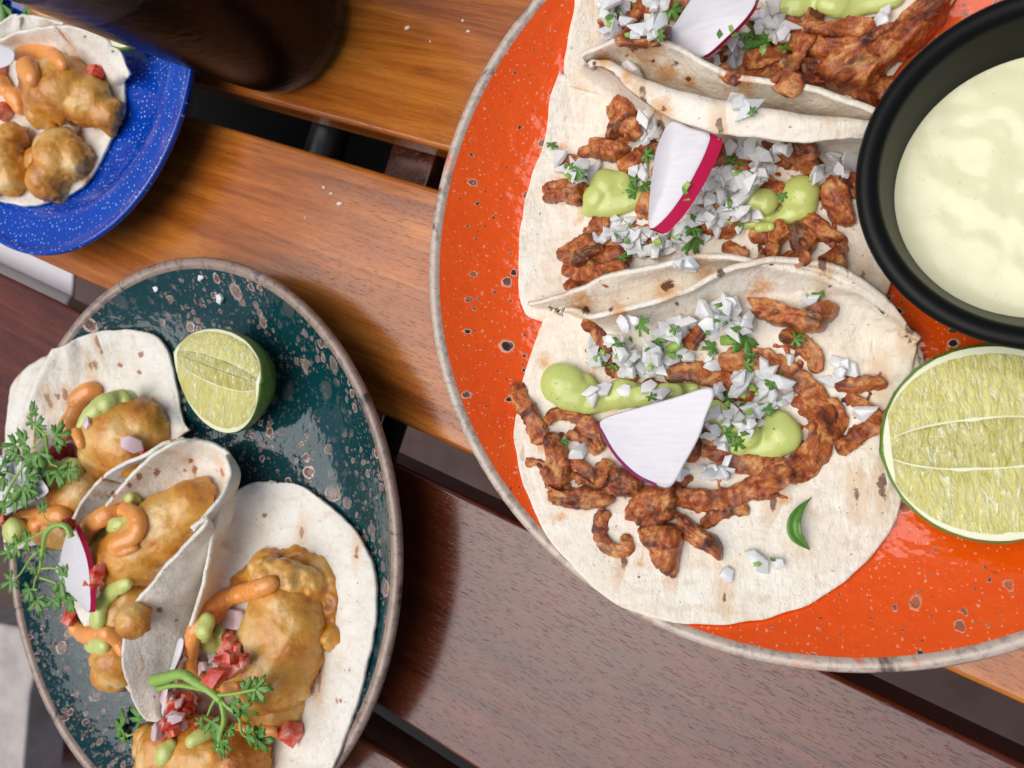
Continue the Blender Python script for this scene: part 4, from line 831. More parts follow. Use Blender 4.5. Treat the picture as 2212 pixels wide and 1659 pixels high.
def scatter(protos, name, k, regions, label, cat, group, seed, tilt=35, smin=.85, smax=1.2):
    rnd = random.Random(seed)
    for (cx, cy, rx, ry, n) in regions:
        for _ in range(n):
            a = rnd.uniform(0, 6.28); r = math.sqrt(rnd.random())
            (x, y), = T(k, [(cx+rx*r*math.cos(a), cy+ry*r*math.sin(a))])
            o = drop(protos, name, x, y, label, cat, group, rnd, rnd.uniform(smin, smax), tilt)
            if protos is ONI and n >= 10 and _ < n*.45: BURIED.append(o)
OG = 'diced white onion on the orange plate'
def on(k, regs, label, seed, **kw): scatter(ONI, 'onion_piece', k, regs, label, 'onion', OG, seed, **kw)
on('A', [(1180, 1010, 150, 90, 26), (1300, 940, 110, 90, 18), (1150, 1160, 150, 90, 26), (1390, 900, 60, 60, 5), (1340, 1160, 110, 30, 5)], 'white onion dice in the big mound right of the radish slab on the middle taco', 11)
on('A', [(620, 1260, 90, 90, 16), (760, 1330, 110, 70, 16), (900, 1300, 100, 70, 12), (1030, 1300, 80, 60, 7)], 'white onion dice in the heap below the radish slab on the middle taco', 12)
on('A', [(390, 920, 100, 50, 12), (300, 850, 60, 40, 2)], 'white onion dice above the swirled green sauce at the left of the middle taco', 13)
on('A', [(770, 680, 60, 80, 8), (720, 930, 50, 40, 4)], 'white onion dice tucked beside the top of the radish slab', 14)
on('A', [(1300, 800, 100, 40, 8), (1460, 840, 80, 50, 6)], 'white onion dice peeping from under the curled lip of the middle taco', 15)
on('A', [(1690, 920, 70, 50, 4), (1810, 900, 70, 70, 6)], 'white onion dice between the right green sauce drop and the dip bowl', 16)
on('A', [(970, 1450, 40, 80, 4)], 'white onion dice resting on the scorched lip of the bottom taco', 17)
on('A', [(480, 1290, 30, 40, 1)], 'single onion cube on chicken at the lower left of the middle taco', 18, smin=1.3, smax=1.3)
on('A', [(700, 390, 70, 30, 2), (1290, 570, 60, 35, 3)], 'translucent onion flake stuck on the fold of the middle taco tortilla', 19, tilt=8, smin=1.1, smax=1.4)
on('B', [(1090, 310, 90, 60, 14), (1130, 400, 110, 60, 14)], 'white onion dice in the tall heap at the top centre of the bottom taco', 21)
on('B', [(560, 540, 100, 70, 17), (700, 580, 110, 60, 16), (820, 560, 100, 50, 10)], 'white onion dice in the loose heap above the green streak of the bottom taco', 22)
on('B', [(860, 420, 90, 70, 10), (640, 410, 70, 40, 5)], 'white onion dice below the lip at the upper left of the bottom taco', 23)
on('B', [(1050, 575, 40, 30, 2), (930, 540, 40, 30, 3)], 'white onion dice just above the crosswise chicken strip', 24)
on('B', [(510, 730, 50, 40, 3), (700, 740, 100, 40, 5)], 'onion flake sunk in the green streak of the bottom taco', 25, tilt=12)
on('B', [(1200, 690, 60, 60, 6), (1290, 640, 60, 50, 5), (1370, 730, 90, 60, 9), (1080, 740, 40, 30, 2)], 'white onion dice on chicken just above the round green drop', 26)
on('B', [(1120, 880, 110, 70, 12), (1240, 860, 90, 60, 8), (1060, 970, 80, 25, 4)], 'white onion dice between the radish fan and the round green drop', 27)
on('B', [(1500, 290, 50, 40, 3)], 'white onion dice on the dark chicken strip at the upper right', 28)
on('B', [(1435, 575, 20, 40, 1), (1640, 610, 90, 60, 5), (1630, 690, 30, 30, 1)], 'onion dice on the bare tortilla right of the hooked chicken strip', 29)
on('B', [(1780, 840, 10, 20, 1)], 'lone lilac onion sliver left of the lime half', 30, smin=1.4, smax=1.4)
on('B', [(415, 1020, 15, 20, 1)], 'lone onion cube among the chicken at the left of the bottom taco', 31, smin=1.4, smax=1.4)
on('B', [(1000, 1130, 120, 40, 6), (1140, 1110, 60, 50, 4)], 'onion dice fallen onto the long charred chicken strip', 32)
on('B', [(1310, 1560, 60, 30, 2), (1130, 1620, 20, 20, 1), (490, 1305, 20, 10, 1)], 'flat translucent onion flake on the bare lower tortilla', 33, tilt=4, smin=1.1, smax=1.4)
on('A', [(600, 110, 60, 70, 7), (540, 190, 60, 40, 4), (740, 190, 60, 30, 4), (830, 110, 70, 70, 7), (560, 20, 80, 40, 7), (800, 20, 90, 30, 5)], 'white onion dice left of the radish slice on the topmost taco', 34)
on('A', [(1230, 240, 70, 60, 8), (1380, 120, 60, 60, 6), (1480, 160, 70, 50, 7), (1240, 350, 50, 30, 3), (1120, 310, 40, 40, 3), (1420, 40, 60, 30, 4)], 'white onion dice right of the radish slice on the topmost taco', 35)
on('K', [(330, 80, 40, 25, 2)], 'onion dice under the green sauce near the dip bowl', 36, smin=1.2, smax=1.3)

# ------------------------------------------------------------------ radish, lime, cilantro
def slab(name, k, topo, dz, shift, skin_rng, label, mat_skin='skin', group='radish slices', lift=0.):
    """topo: closed outline (x,y,z); bottom outline is shifted by shift (px) and lowered dz; skin on the edges in skin_rng"""
    N = 72; Q = T(k, topo); C_ = catmull(Q, N, True)
    tp = [P(x, y, z+lift) for x, y, z in C_]; bt = [P(x+shift[0]*S(k), y+shift[1]*S(k), z-dz+lift) for x, y, z in C_]
    root = empty(name, tuple(sum(bt, Vector())/N), label, 'radish', group)
    ct = sum(tp, Vector())/N; cb_ = sum(bt, Vector())/N
    mid = [ct+(v-ct)*.94 for v in tp]
    vs = mid+[v+(b-v)*.12 for v, b in zip(tp, bt)]+bt+[ct, cb_]
    fs = [(i, (i+1) % N, 3*N) for i in range(N)]+[((i+1) % N, i, N+i, N+(i+1) % N) for i in range(N)]+[(2*N+(i+1) % N, 2*N+i, 3*N+1) for i in range(N)]
    a, b = skin_rng; lo = int(a*N); hi = int(b*N); sk = []
    for i in range(N):
        f = (N+(i+1) % N, N+i, 2*N+i, 2*N+(i+1) % N); (sk if lo <= i < hi or lo <= i+N < hi else fs).append(f)
    mesh_obj('flesh', vs, fs, M['flesh'], root, reg='food')
    c_all = (ct+cb_)/2; used = sorted({i for f in sk for i in f}); mp = {j: q for q, j in enumerate(used)}
    mesh_obj('skin', [vs[j]+(vs[j]-c_all)*.012 for j in used], [tuple(mp[j] for j in f) for f in sk], M[mat_skin], root)
    return root
slab('radish_slice', 'A', [(880, 655, 4.0), (980, 690, 4.0), (1085, 722, 4.0), (1075, 800, 3.9), (1020, 920, 3.8), (940, 1060, 3.7), (850, 1180, 3.6), (765, 1240, 3.5), (762, 1120, 3.6), (775, 980, 3.7), (805, 800, 3.9)], .25, (74, 30), (.16, .64), 'thick white radish slab with bright red skin edge on the middle taco')
slab('radish_slice', 'B', [(1055, 708, 4.1), (1020, 850, 4.0), (985, 950, 3.9), (920, 1070, 3.7), (850, 1182, 3.5), (760, 1160, 3.4), (680, 1118, 3.4), (590, 1030, 3.4), (530, 930, 3.5), (512, 868, 3.6), (640, 820, 3.8), (850, 760, 4.0)], .16, (-8, 12), (.38, .75), 'fan shaped white radish quarter with thin purple edge on the bottom taco', 'purple')
slab('radish_slice', 'A', [(1090, -90, 3.7), (1330, -60, 3.8), (1345, 10, 3.8), (1290, 100, 3.8), (1190, 200, 3.7), (1070, 300, 3.6), (980, 292, 3.5), (860, 215, 3.5), (920, 110, 3.5), (1000, -10, 3.6)], .18, (14, 12), (.17, .55), 'thin translucent radish slice on the topmost taco')
slab('radish_slice', 'C', [(385, 88, 3.9), (430, 170, 4.0), (470, 290, 4.0), (485, 420, 4.0), (482, 565, 3.8), (420, 510, 3.6), (350, 430, 3.4), (320, 330, 3.4), (340, 200, 3.6)], .2, (34, 0), (.0, .49), 'half moon radish slice with red skin beside the drooping cilantro sprig')
slab('radish_slice', 'D', [(-60, 1130, 3.5), (60, 1125, 3.5), (160, 1140, 3.6), (250, 1200, 3.7), (310, 1280, 3.7), (345, 1365, 3.6), (200, 1450, 3.5), (60, 1515, 3.4), (-60, 1560, 3.3)], .2, (16, -6), (.3, .6), 'pale radish slice at the left picture edge under cilantro', 'beet')
slab('radish_slice', 'C', [(970, 715, 3.0), (1000, 715, 3.0), (985, 800, 3.0), (940, 900, 2.9), (905, 1000, 2.8), (890, 1125, 2.7), (878, 1100, 2.7), (905, 950, 2.8), (940, 830, 2.9)], .3, (12, 0), (.1, .5), 'radish slice on edge behind the tomato on the right fish taco')

def lime(k, pole1, pole2, z1, z2, width, alpha, label, roll=0., thick=.2, depth=1., asym=0.):
    """wedge of a lime: core line between the poles, two cut faces at +-alpha from straight up"""
    (x1, y1), = T(k, [pole1]); (x2, y2), = T(k, [pole2]); a, b = P(x1, y1, z1), P(x2, y2, z2)
    ax = (b-a).normalized(); L = (b-a).length; up = Vector((0, 0, 1)); side = ax.cross(up).normalized(); up = side.cross(ax)
    c = (a+b)/2; root = empty('lime_wedge', (c.x, c.y, c.z-width), label, 'lime', 'pieces of lime')
    def pt(t, rr, th):                        # t in -1..1 along axis, rr radius factor, th from up
        th2 = th+roll; w_ = width*max(0., 1-abs(t)**2.05)**.5*rr*(1+asym*math.sin(th2))
        return c+ax*(t*L*.5)+side*math.sin(th2)*w_+up*math.cos(th2)*w_*depth
    ts = [-math.cos(math.pi*i/40) for i in range(41)]
    # rind: sweep from alpha round underneath to 2pi-alpha
    vs, fs = [], []; K = 40
    for t in ts:
        for q in range(K+1):
            th = alpha+(2*math.pi-2*alpha)*q/K; u_ = q/K; v = pt(t, 1.+.06*math.sin(math.pi*u_)**.4, th); v = c+(v-c)*(1+.045*math.sin(math.pi*u_)**.4); vs.append(v+(v-c).normalized()*.03*nz(v, 3, 2))
    for i in range(40):
        for q in range(K): p_ = i*(K+1)+q; fs.append((p_, p_+1, p_+K+2, p_+K+1))
    mesh_obj('rind', vs, fs, M['rind'], root, reg='food')
    for sgn in (1, -1):
        th = alpha*sgn; nrm = (side*(-math.cos(th+roll))+up*math.sin(th+roll))*sgn
        rr = [0, .5, 1.-thick/width, 1.]
        vs, fs = [], []
        for t in ts:
            for r_ in rr: vs.append(pt(t, r_, th)+nrm*(.0 if r_ < 1 else -.03))
        m_ = len(rr)
        for i in range(40):
            for q in range(m_-1): p_ = i*m_+q; fs.append((p_, p_+1, p_+m_+1, p_+m_))
        mesh_obj('pith', vs, fs, M['pith'], root, reg='food')
        # pulp: two segments per face, puffed a little above the pith
        for (r0, r1, t0, t1) in ((.0, .25, -.95, .95), (.274, 1-thick/width*.98, -.95, .95)):
            vs, fs, uvs = [], [], []; I, J = 44, 12
            for i in range(I+1):
                t = t0+(t1-t0)*i/I
                sk = (1-abs((t)/1.)**3)
                for j in range(J+1):
                    f = j/J; ra = r0+(r1-r0)*f; ra += (.012*nz((t*3, r0*9+sgn, 3), 1.) if 0 < r0 and j == 0 or r0 == 0 and j == J else 0)
                    puff = .06*(max(0, math.sin(math.pi*min(max(f if r0 else .5+f/2, 0), 1)))**.5)*max(0., 1-abs(2*i/I-1)**6)
                    v = pt(t*.97, ra, th); uvs.append((t*L*.5+(9 if sgn > 0 else 0), ra*width)); vs.append(v+nrm*(puff+.012)+nrm*.035*nz(v, 3.2, 7)*max(0, 1-abs(2*i/I-1)**6))
            for i in range(I):
                for j in range(J): p_ = i*(J+1)+j; fs.append((p_, p_+1, p_+J+2, p_+J+1))
            mesh_obj('pulp_segment', vs, fs, M['pulp' if r0 else 'pulp_core'], root, uvs=uvs)
    return root
lime('D', (1262, 350), (1880, 575), 3.3, 3.1, 2.35, R(104), 'quarter lime wedge with yellow flesh on the teal plate', roll=R(6), asym=.3)
lime('G', (436, 520), (1240, 470), 3.2, 3.2, 2.68, R(89.9), 'large lime half with cut face up beside the black dip bowl', depth=.75)
lime('E', (600, 120), (850, 250), 2.2, 2.2, .8, R(80), 'lime slice peeping from under the dark drink on the blue plate')

def leaf_mesh(seed, size=1.):
    rnd = random.Random(seed); NA = 46; vs = [(0, 0, 0)]; fs = []; rings = 4
    lob = [(0, 1.), (rnd.uniform(.85, 1.), .86), (-rnd.uniform(.85, 1.), .86), (1.8, .55), (-1.8, .55)]
    for r in range(1, rings+1):
        for i in range(NA):
            th = -2.25+4.5*i/(NA-1); m = max(a*math.exp(-((th-c)/.36)**4) for c, a in lob)
            rad = (.24+.74*m)+(.10*math.sin(th*20+seed)*(.35+m) if r == rings else .05*math.sin(th*19+seed)*r/rings)
            q = rad*r/rings; x, y = math.cos(th)*q*size, math.sin(th)*q*size
            z = (.07*math.cos(th*5+seed)*(r/rings)**2-.10*(r/rings)**2*1.+.05*math.sin(seed*3+th*2))*size
            vs.append((x, y, z))
    for i in range(NA-1): fs.append((0, 1+i, 2+i))
    for r in range(rings-1):
        for i in range(NA-1): a = 1+r*NA+i; fs.append((a, a+NA, a+NA+1, a+1))
    return vs, fs
def place_leaf(k, x, y, size, ang, parent=None, z=None, seed=0, label=None, lift=.12, tilt=20):
    (X, Y), = T(k, [(x, y)]); h, n = hit(X, Y); rnd = random.Random(seed)
    c = P(X, Y, (z if z is not None else h.z+lift)); vs, fs = leaf_mesh(seed, size)
    q = Euler((R(rnd.uniform(-tilt, tilt)), R(rnd.uniform(-tilt, tilt)), 0)).to_matrix(); q = Matrix.Rotation(-R(ang), 3, 'Z') @ q
    W_ = [c+q @ Vector(v) for v in vs]
    zmin = min(v.z for v in W_); 
    if z is None and zmin < h.z+.02: W_ = [v+Vector((0, 0, (h.z+.02-zmin)*.8)) for v in W_]
    o = mesh_obj('leaf' if parent else 'cilantro_leaf', W_, fs, M['leaf'], parent)
    so = o.modifiers.new('thickness', 'SOLIDIFY'); so.thickness = .00025
    if parent is None: tagit(o, label, 'herb', 'cilantro scraps')
    return o
def stem(k, pts, r, parent, lift=.2, name='stem'):
    Q = []; 
    for p in pts:
        (X, Y), = T(k, [(p[0], p[1])]); z = p[2] if len(p) > 2 else hit(X, Y)[0].z+lift; Q.append(P(X, Y, z)[:])
    C_ = catmull(Q, 10*len(Q)); n = len(C_); rad = [r*(1-.45*i/n) for i in range(n)]
    vs, fs = tube(C_, rad, 8); return mesh_obj(name, vs, fs, M['stem'], parent)
def sprig(k, label, stems, leaves, seed=0):
    (X, Y), = T(k, [stems[0][0][0][:2]]); h, _ = hit(X, Y)
    root = empty('cilantro_sprig', tuple(h), label, 'herb', 'cilantro sprigs')
    for pts, r in stems: stem(k, pts, r, root)
    for i, lf in enumerate(leaves): place_leaf(k, lf[0], lf[1], lf[2], lf[3], root, seed=seed*20+i, z=lf[4] if len(lf) > 4 else None)
    return root
sprig('C', 'thick stemmed cilantro sprig draped over tomato on the right fish taco',
      [([(838, 940, 3.9), (900, 925, 4.1), (990, 905, 4.3), (1070, 950, 4.4), (1150, 1000, 4.5), (1205, 1050, 4.5)], .27), ([(860, 985, 3.8), (960, 965, 4.1), (1080, 985, 4.3), (1170, 1010, 4.4)], .12),
       ([(1180, 1020, 4.5), (1280, 1010, 4.6), (1400, 985, 4.6)], .08), ([(1200, 1040, 4.5), (1250, 1090, 4.5), (1330, 1105, 4.4)], .08), ([(1205, 1045, 4.5), (1220, 1150, 4.4), (1200, 1230, 4.2), (1185, 1320, 4.0)], .12),
       ([(1230, 1080, 4.4), (1300, 1140, 4.3), (1320, 1230, 4.1), (1400, 1270, 3.8)], .07), ([(1180, 1030, 4.4), (1150, 1080, 4.2), (1130, 1130, 4.0)], .07)],
      [(1340, 1000, .7, -15, 4.6), (1390, 985, .7, -5, 4.6), (1260, 1060, .6, 40, 4.55), (1310, 1105, .7, 15, 4.5), (1200, 1270, .7, 95, 4.2), (1190, 1310, .6, 100, 4.1), (1340, 1230, .6, 20, 4.1), (1400, 1265, .7, 0, 3.9), (1390, 1240, .6, -20, 3.9), (1150, 1160, .75, 80, 4.1), (1190, 1190, .6, 100, 4.1), (1100, 1170, .4, 160, 4.0), (1250, 1200, .4, 30, 4.1)], 1)
sprig('C', 'small cilantro sprig lying on bare teal glaze near the plate bottom', [([(790, 1215, 1.9), (700, 1240, 1.7), (590, 1290, 1.5)], .06), ([(700, 1240, 1.7), (640, 1200, 1.7)], .05)],
      [(660, 1200, .95, 185, 1.8), (760, 1160, .8, 225, 2.1), (640, 1275, .5, 150, 1.6), (700, 1270, .5, 120, 1.6)], 2)
sprig('C', 'drooping leafy cilantro sprig hanging off the left fish taco',
      [([(390, 160, 4.3), (360, 100, 4.4), (300, 95, 4.4), (250, 140, 4.3), (235, 220, 4.0), (220, 330, 3.6)], .14), ([(300, 95, 4.4), (200, 150, 4.2), (100, 200, 3.9), (40, 230, 3.7)], .06), ([(235, 220, 4.0), (170, 270, 3.8), (110, 360, 3.4), (60, 400, 3.2)], .06),
       ([(220, 330, 3.6), (190, 400, 3.3), (180, 480, 3.1)], .06), ([(220, 330, 3.6), (300, 330, 3.5), (350, 370, 3.4)], .06), ([(220, 380, 3.4), (300, 410, 3.4), (380, 480, 3.3)], .06), ([(300, 95, 4.4), (250, 60, 4.4), (230, 20, 4.4)], .04)],
      [(150, 190, .75, 190, 4.1), (90, 215, .75, 180, 3.9), (50, 235, .65, 170, 3.8), (60, 395, .75, 150, 3.3), (220, 230, .55, 100, 4.0), (160, 440, .7, 110, 3.3), (200, 500, .75, 75, 3.2), (330, 400, .9, 20, 3.5), (320, 470, .9, 60, 3.4), (380, 490, .8, 50, 3.4), (345, 370, .6, -60, 3.6), (225, 15, .55, -100, 4.5), (180, 330, .4, 130, 3.7), (290, 500, .6, 90, 3.3)], 3)
sprig('D', 'cilantro sprig on the upper left fish taco beside beet cube',
      [([(340, 1020, 3.6), (330, 950, 3.9), (290, 910, 3.9), (235, 850, 3.8), (225, 790, 3.8)], .07), ([(330, 940, 3.9), (400, 930, 3.9)], .05), ([(320, 960, 3.8), (230, 1040, 3.7), (130, 1030, 3.6)], .05), ([(340, 1020, 3.6), (360, 1140, 3.4), (420, 1180, 3.4)], .06)],
      [(228, 790, .6, -90, 3.9), (255, 890, .7, 0, 3.9), (230, 850, .45, 160, 3.9), (400, 945, .8, -10, 4.0), (400, 1000, .55, 90, 3.9), (180, 1000, .9, 175, 3.8), (110, 1020, .8, 180, 3.7), (120, 1090, .7, 150, 3.7), (230, 1110, .9, 100, 3.7), (280, 1080, .8, 70, 3.7), (340, 1200, .9, 120, 3.5), (420, 1200, .9, 60, 3.5), (490, 1210, .7, 30, 3.5)], 4)
sprig('D', 'cilantro sprig lying across the pale radish slice at the left edge',
      [([(-20, 1560, 3.9), (30, 1420, 3.9), (90, 1290, 4.0), (150, 1200, 4.0), (190, 1140, 4.0)], .09), ([(120, 1250, 4.), (50, 1220, 4.), (-20, 1220, 4.)], .05), ([(150, 1200, 4.), (160, 1300, 4.)], .05)],
      [(160, 1330, .95, 80, 4.05), (110, 1400, .8, 140, 4.0), (200, 1250, .7, 10, 4.05), (30, 1250, .8, 150, 4.0), (10, 1190, .7, 190, 4.0), (20, 1430, .7, 120, 4.0), (200, 1340, .6, 30, 4.05)], 5)
def curl_leaf():
    pts = T('B', [(1530, 1240), (1480, 1290), (1450, 1350), (1452, 1410), (1480, 1450), (1522, 1492)]); Q = catmull(pts, 30); vs, fs = [], []
    for i, (x, y) in enumerate(Q):
        f = i/29; w_ = (.02+.34*math.sin(math.pi*f**1.25))*1.; h, _ = hit(x, y)
        c = P(x, y, h.z+.06+.25*math.sin(math.pi*f)); x2, y2 = Q[min(i+1, 29)]; x1, y1 = Q[max(i-1, 0)]
        t = (P(x2, y2, 0)-P(x1, y1, 0)).normalized(); s = t.cross(Vector((0, 0, 1)))
        for q in range(5): g = q/4-.5; vs.append(c-s*g*w_*1.2+Vector((0, 0, .5*w_*abs(g)*2)))
    for i in range(29):
        for q in range(4): a = i*5+q; fs.append((a, a+1, a+6, a+5))
    o = mesh_obj('cilantro_leaf', vs, fs, M['leaf']); so = o.modifiers.new('t', 'SOLIDIFY'); so.thickness = .0003
    tagit(o, 'curled green cilantro leaf alone on the bare lower tortilla', 'herb', 'cilantro scraps')
curl_leaf()
for i, (k, x, y, s, a, lb) in enumerate([
    ('A', 1020, 1300, .75, 120, 'broad cilantro leaf in onion below the radish slab'), ('A', 1010, 1240, .5, 70, 'small cilantro leaf above the broad one below the radish slab'), ('A', 700, 985, .55, 200, 'cilantro bit at the right of the swirled green sauce'),
    ('A', 740, 1010, .5, 30, 'cilantro bit touching the radish slab on its left'), ('A', 620, 1390, .4, 60, 'cilantro bit in the lower left onion heap'), ('A', 390, 930, .45, 120, 'cilantro bit in the left onion heap of the middle taco'), ('A', 240, 780, .35, 70, 'cilantro bit at the left rim of the middle tortilla'),
    ('A', 750, 840, .45, 20, 'cilantro bit on the charred chicken left of the radish slab'), ('A', 1205, 880, .4, 280, 'cilantro bit right of the radish slab under the lip'), ('A', 690, 1050, .4, 200, 'cilantro bit in the swirled green sauce'), ('A', 1320, 600, .25, 20, 'cilantro bit with onion on the tortilla fold'), ('A', 1490, 1060, .3, 90, 'cilantro bit at the left of the right green drop'),
    ('A', 900, 70, .65, 60, 'cilantro leaf left of the topmost radish slice'), ('A', 1420, 240, .95, 170, 'large cilantro leaf right of the topmost radish slice'), ('A', 1300, 180, .5, 90, 'cilantro leaf against the skin of the topmost radish slice'), ('A', 1510, 260, .4, 80, 'cilantro sliver right of the large topmost leaf'), ('A', 820, 195, .3, 20, 'tiny cilantro bit by the topmost onion dice'),
    ('B', 700, 400, .55, 50, 'cilantro sliver under the lip of the bottom taco'), ('B', 600, 490, .35, 100, 'cilantro bit in the loose onion heap'), ('B', 780, 480, .5, 60, 'chopped cilantro in the middle of the loose onion heap'), ('B', 1060, 510, .5, 170, 'cilantro leaf under the tall onion heap'),
    ('B', 1220, 470, .8, 130, 'broad cilantro leaf right of the tall onion heap'), ('B', 1560, 250, .35, 90, 'cilantro bit on the upper right tortilla wall'), ('B', 1450, 470, .45, 10, 'cilantro bit below the dark chicken strip'), ('B', 1140, 770, .65, 150, 'cilantro leaf at the tip of the radish fan'),
    ('B', 1110, 930, .5, 10, 'dark cilantro leaf right of the radish fan'), ('B', 1170, 975, .4, 40, 'cilantro bit below the dark leaf'), ('B', 1310, 820, .4, 300, 'cilantro bit at the top of the round green drop'), ('B', 1330, 680, .4, 90, 'cilantro bit in the onion above the round green drop'), ('B', 320, 960, .4, 80, 'narrow cilantro bit among chicken at the left'),
    ('B', 1210, 600, .4, 0, 'cilantro shred over the hooked chicken strip'), ('B', 750, 750, .3, 40, 'cilantro bit sunk in the green streak'), ('B', 575, 600, .3, 100, 'cilantro sliver at the lower edge of the loose onion heap'), ('B', 865, 420, .3, 90, 'cilantro sliver in the upper left onion of the bottom taco'), ('B', 1245, 545, .3, 90, 'cilantro bit below the broad leaf'),
    ('E', 40, 40, 1.6, 160, 'green leaf at the top left picture corner'), ('E', 170, 30, 1.2, 20, 'second green leaf at the top left beside the dark drink')]):
    place_leaf(k, x, y, s*.85, a, seed=200+i, label=lb, tilt=35)
for i, (k, x, y) in enumerate([('B', 875, 510), ('B', 1140, 480)]):
    (X, Y), = T(k, [(x, y)]); h, _ = hit(X, Y); a_ = Vector((.25, .1, .05)) if i == 0 else Vector((.3, 0, .05))
    vs, fs = tube([h+Vector((0, 0, .12))-a_, h+Vector((0, 0, .12)), h+Vector((0, 0, .12))+a_], [.16, .17, .16], 12)
    tagit(mesh_obj('stem_cut', vs, fs, M['stem']), ['chopped green stem piece in the loose onion heap', 'chopped green stem piece at the foot of the tall onion heap'][i], 'herb', 'cilantro scraps')
rg = random.Random(77)
for k, regs in (('A', [(1200, 1050, 260, 200, 14), (760, 1300, 180, 90, 7), (380, 930, 90, 50, 3), (1280, 230, 160, 120, 5), (650, 110, 150, 90, 5)]), ('B', [(680, 540, 220, 90, 12), (1100, 380, 110, 90, 6), (1150, 880, 130, 110, 7), (1290, 690, 150, 80, 5), (1310, 1550, 50, 30, 2)])):
    for (cx, cy, rx, ry, n) in regs:
        for _ in range(n):
            a = rg.uniform(0, 6.28); r = math.sqrt(rg.random()); (X, Y), = T(k, [(cx+rx*r*math.cos(a), cy+ry*r*math.sin(a))])
            drop(GRN, 'herb_bit', X, Y, 'tiny chopped cilantro fleck mixed into the diced onion', 'herb', 'cilantro flecks in the onion', rg, rg.uniform(.8, 1.6), 30, reg=False)
# salsa on the fish tacos: tomato, pink onion, beet
def one(protos, name, k, x, y, sc, label, cat, group, seed): 
    (X, Y), = T(k, [(x, y)]); drop(protos, name, X, Y, label, cat, group, random.Random(seed), sc*.76, 25)
TG = 'diced tomato on the fish tacos'
for i, (k, x, y, sc, lb) in enumerate([
    ('C', 420, 590, 1.7, 'large tomato chunk below the half moon radish'), ('C', 1310, 850, 2.0, 'largest bright red tomato chunk against the big fish piece'), ('C', 1280, 760, 1.5, 'tomato chunk above the largest one'), ('C', 1220, 910, 1.7, 'pale tomato chunk left of the largest one'),
    ('C', 1260, 690, 1.2, 'dark red tomato chunk under the pink onion'), ('C', 1000, 1050, 1.6, 'tomato chunk under the thick cilantro stem'), ('C', 1060, 1020, 1.4, 'tomato chunk right under the thick cilantro stem'), ('C', 940, 1100, 1.3, 'tomato chunk at the flap tip of the folded tortilla'), ('C', 1040, 1110, 1.5, 'tomato chunk in the lower salsa heap'),
    ('C', 950, 1210, 1.9, 'tomato chunk on the bottom fish piece'), ('C', 1010, 1190, 1.4, 'second tomato chunk on the bottom fish piece'), ('C', 1095, 1185, 1.1, 'small red tomato piece left of the hanging cilantro'), ('C', 1590, 1200, 1.7, 'orange red tomato chunk alone on the right tortilla'), ('C', 920, 1170, 1.1, 'small orange tomato piece by the flap tip'),
    ('C', 540, 400, 1.5, 'tomato piece under the long middle fish piece'), ('C', 560, 345, 1.3, 'pinkish tomato piece at the end of the middle fish'), ('D', 300, 1150, 1.4, 'tomato piece under the upper cilantro leaves'), ('D', 1060, 1070, 1.0, 'pink tomato piece at the right end of the upper left fish'),
    ('D', 45, 1560, 1.1, 'small tomato piece at the left picture edge on the teal plate'), ('E', 620, 450, 1.5, 'tomato piece on bare tortilla of the blue plate'), ('E', 45, 710, 1.8, 'tomato chunk at the left edge of the blue plate fish'), ('E', 30, 410, 1.6, 'tomato chunk above the orange drop on the blue plate')]):
    one(TOM, 'tomato_cube', k, x, y, sc, lb, 'tomato', TG, i)
one(BEE, 'beet_cube', 'D', 505, 1060, 2.1, 'dark red beet cube on the upper left fish taco', 'beet', 'beet', 3)
one(BEE, 'beet_cube', 'D', 530, 1600, 1.2, 'dark red piece left of the curled orange sauce', 'beet', 'beet', 4)
PG = 'pink stained onion on the fish tacos'
for i, (k, x, y, sc, lb) in enumerate([('C', 1290, 600, 2.3, 'pink onion chunk on top of the green sauce pool'), ('C', 1090, 860, 1.7, 'pink onion piece at the end of the long orange arc'), ('C', 1175, 815, 1.5, 'pink onion piece left of the largest tomato'), ('C', 1000, 830, 1.2, 'pale onion piece left of the orange arc'),
    ('C', 930, 1045, 2.2, 'long lilac onion sliver at the folded flap tip'), ('C', 880, 1215, 1.7, 'pale pink onion piece on the bottom fish piece'), ('C', 1040, 1040, 1.5, 'pink onion piece under the cilantro stem'), ('C', 560, 440, 1.2, 'pink onion piece under the middle fish'), ('D', 650, 850, 1.1, 'small onion piece on the upper left fish'), ('D', 970, 1010, 1.8, 'pale onion piece at the lower edge of the upper left fish'), ('C', 1000, 1160, 1.3, 'pink onion piece in the lower salsa heap')]):
    one(PNK, 'onion_piece', k, x, y, sc, lb, 'onion', PG, i)
scatter(TOM, 'tomato_cube', 'C', [(1000, 1050, 70, 70, 9), (970, 1160, 70, 50, 6)], 'small wet tomato dice in the heap under the thick cilantro stem', 'tomato', TG, 91, smin=.55, smax=.9)
scatter(PNK, 'onion_piece', 'C', [(1000, 1090, 90, 90, 7), (1130, 850, 60, 40, 3)], 'small pink onion dice mixed into the tomato heap under the cilantro stem', 'onion', PG, 92, smin=.6, smax=.9)
scatter(TOM, 'tomato_cube', 'C', [(1270, 790, 70, 90, 6)], 'small tomato dice against the largest fish piece', 'tomato', TG, 93, smin=.5, smax=.85)
sl = slab('radish_slice', 'E', [(-80, 270, 3.2), (30, 288, 3.3), (90, 330, 3.3), (60, 400, 3.3), (-60, 420, 3.2)], .15, (4, 4), (.2, .3), 'pale radish slice at the left edge of the blue plate')
for nm, pts, z, lb in (('onion_piece', [(330, 640), (346, 622)], 0, None),):
    pass
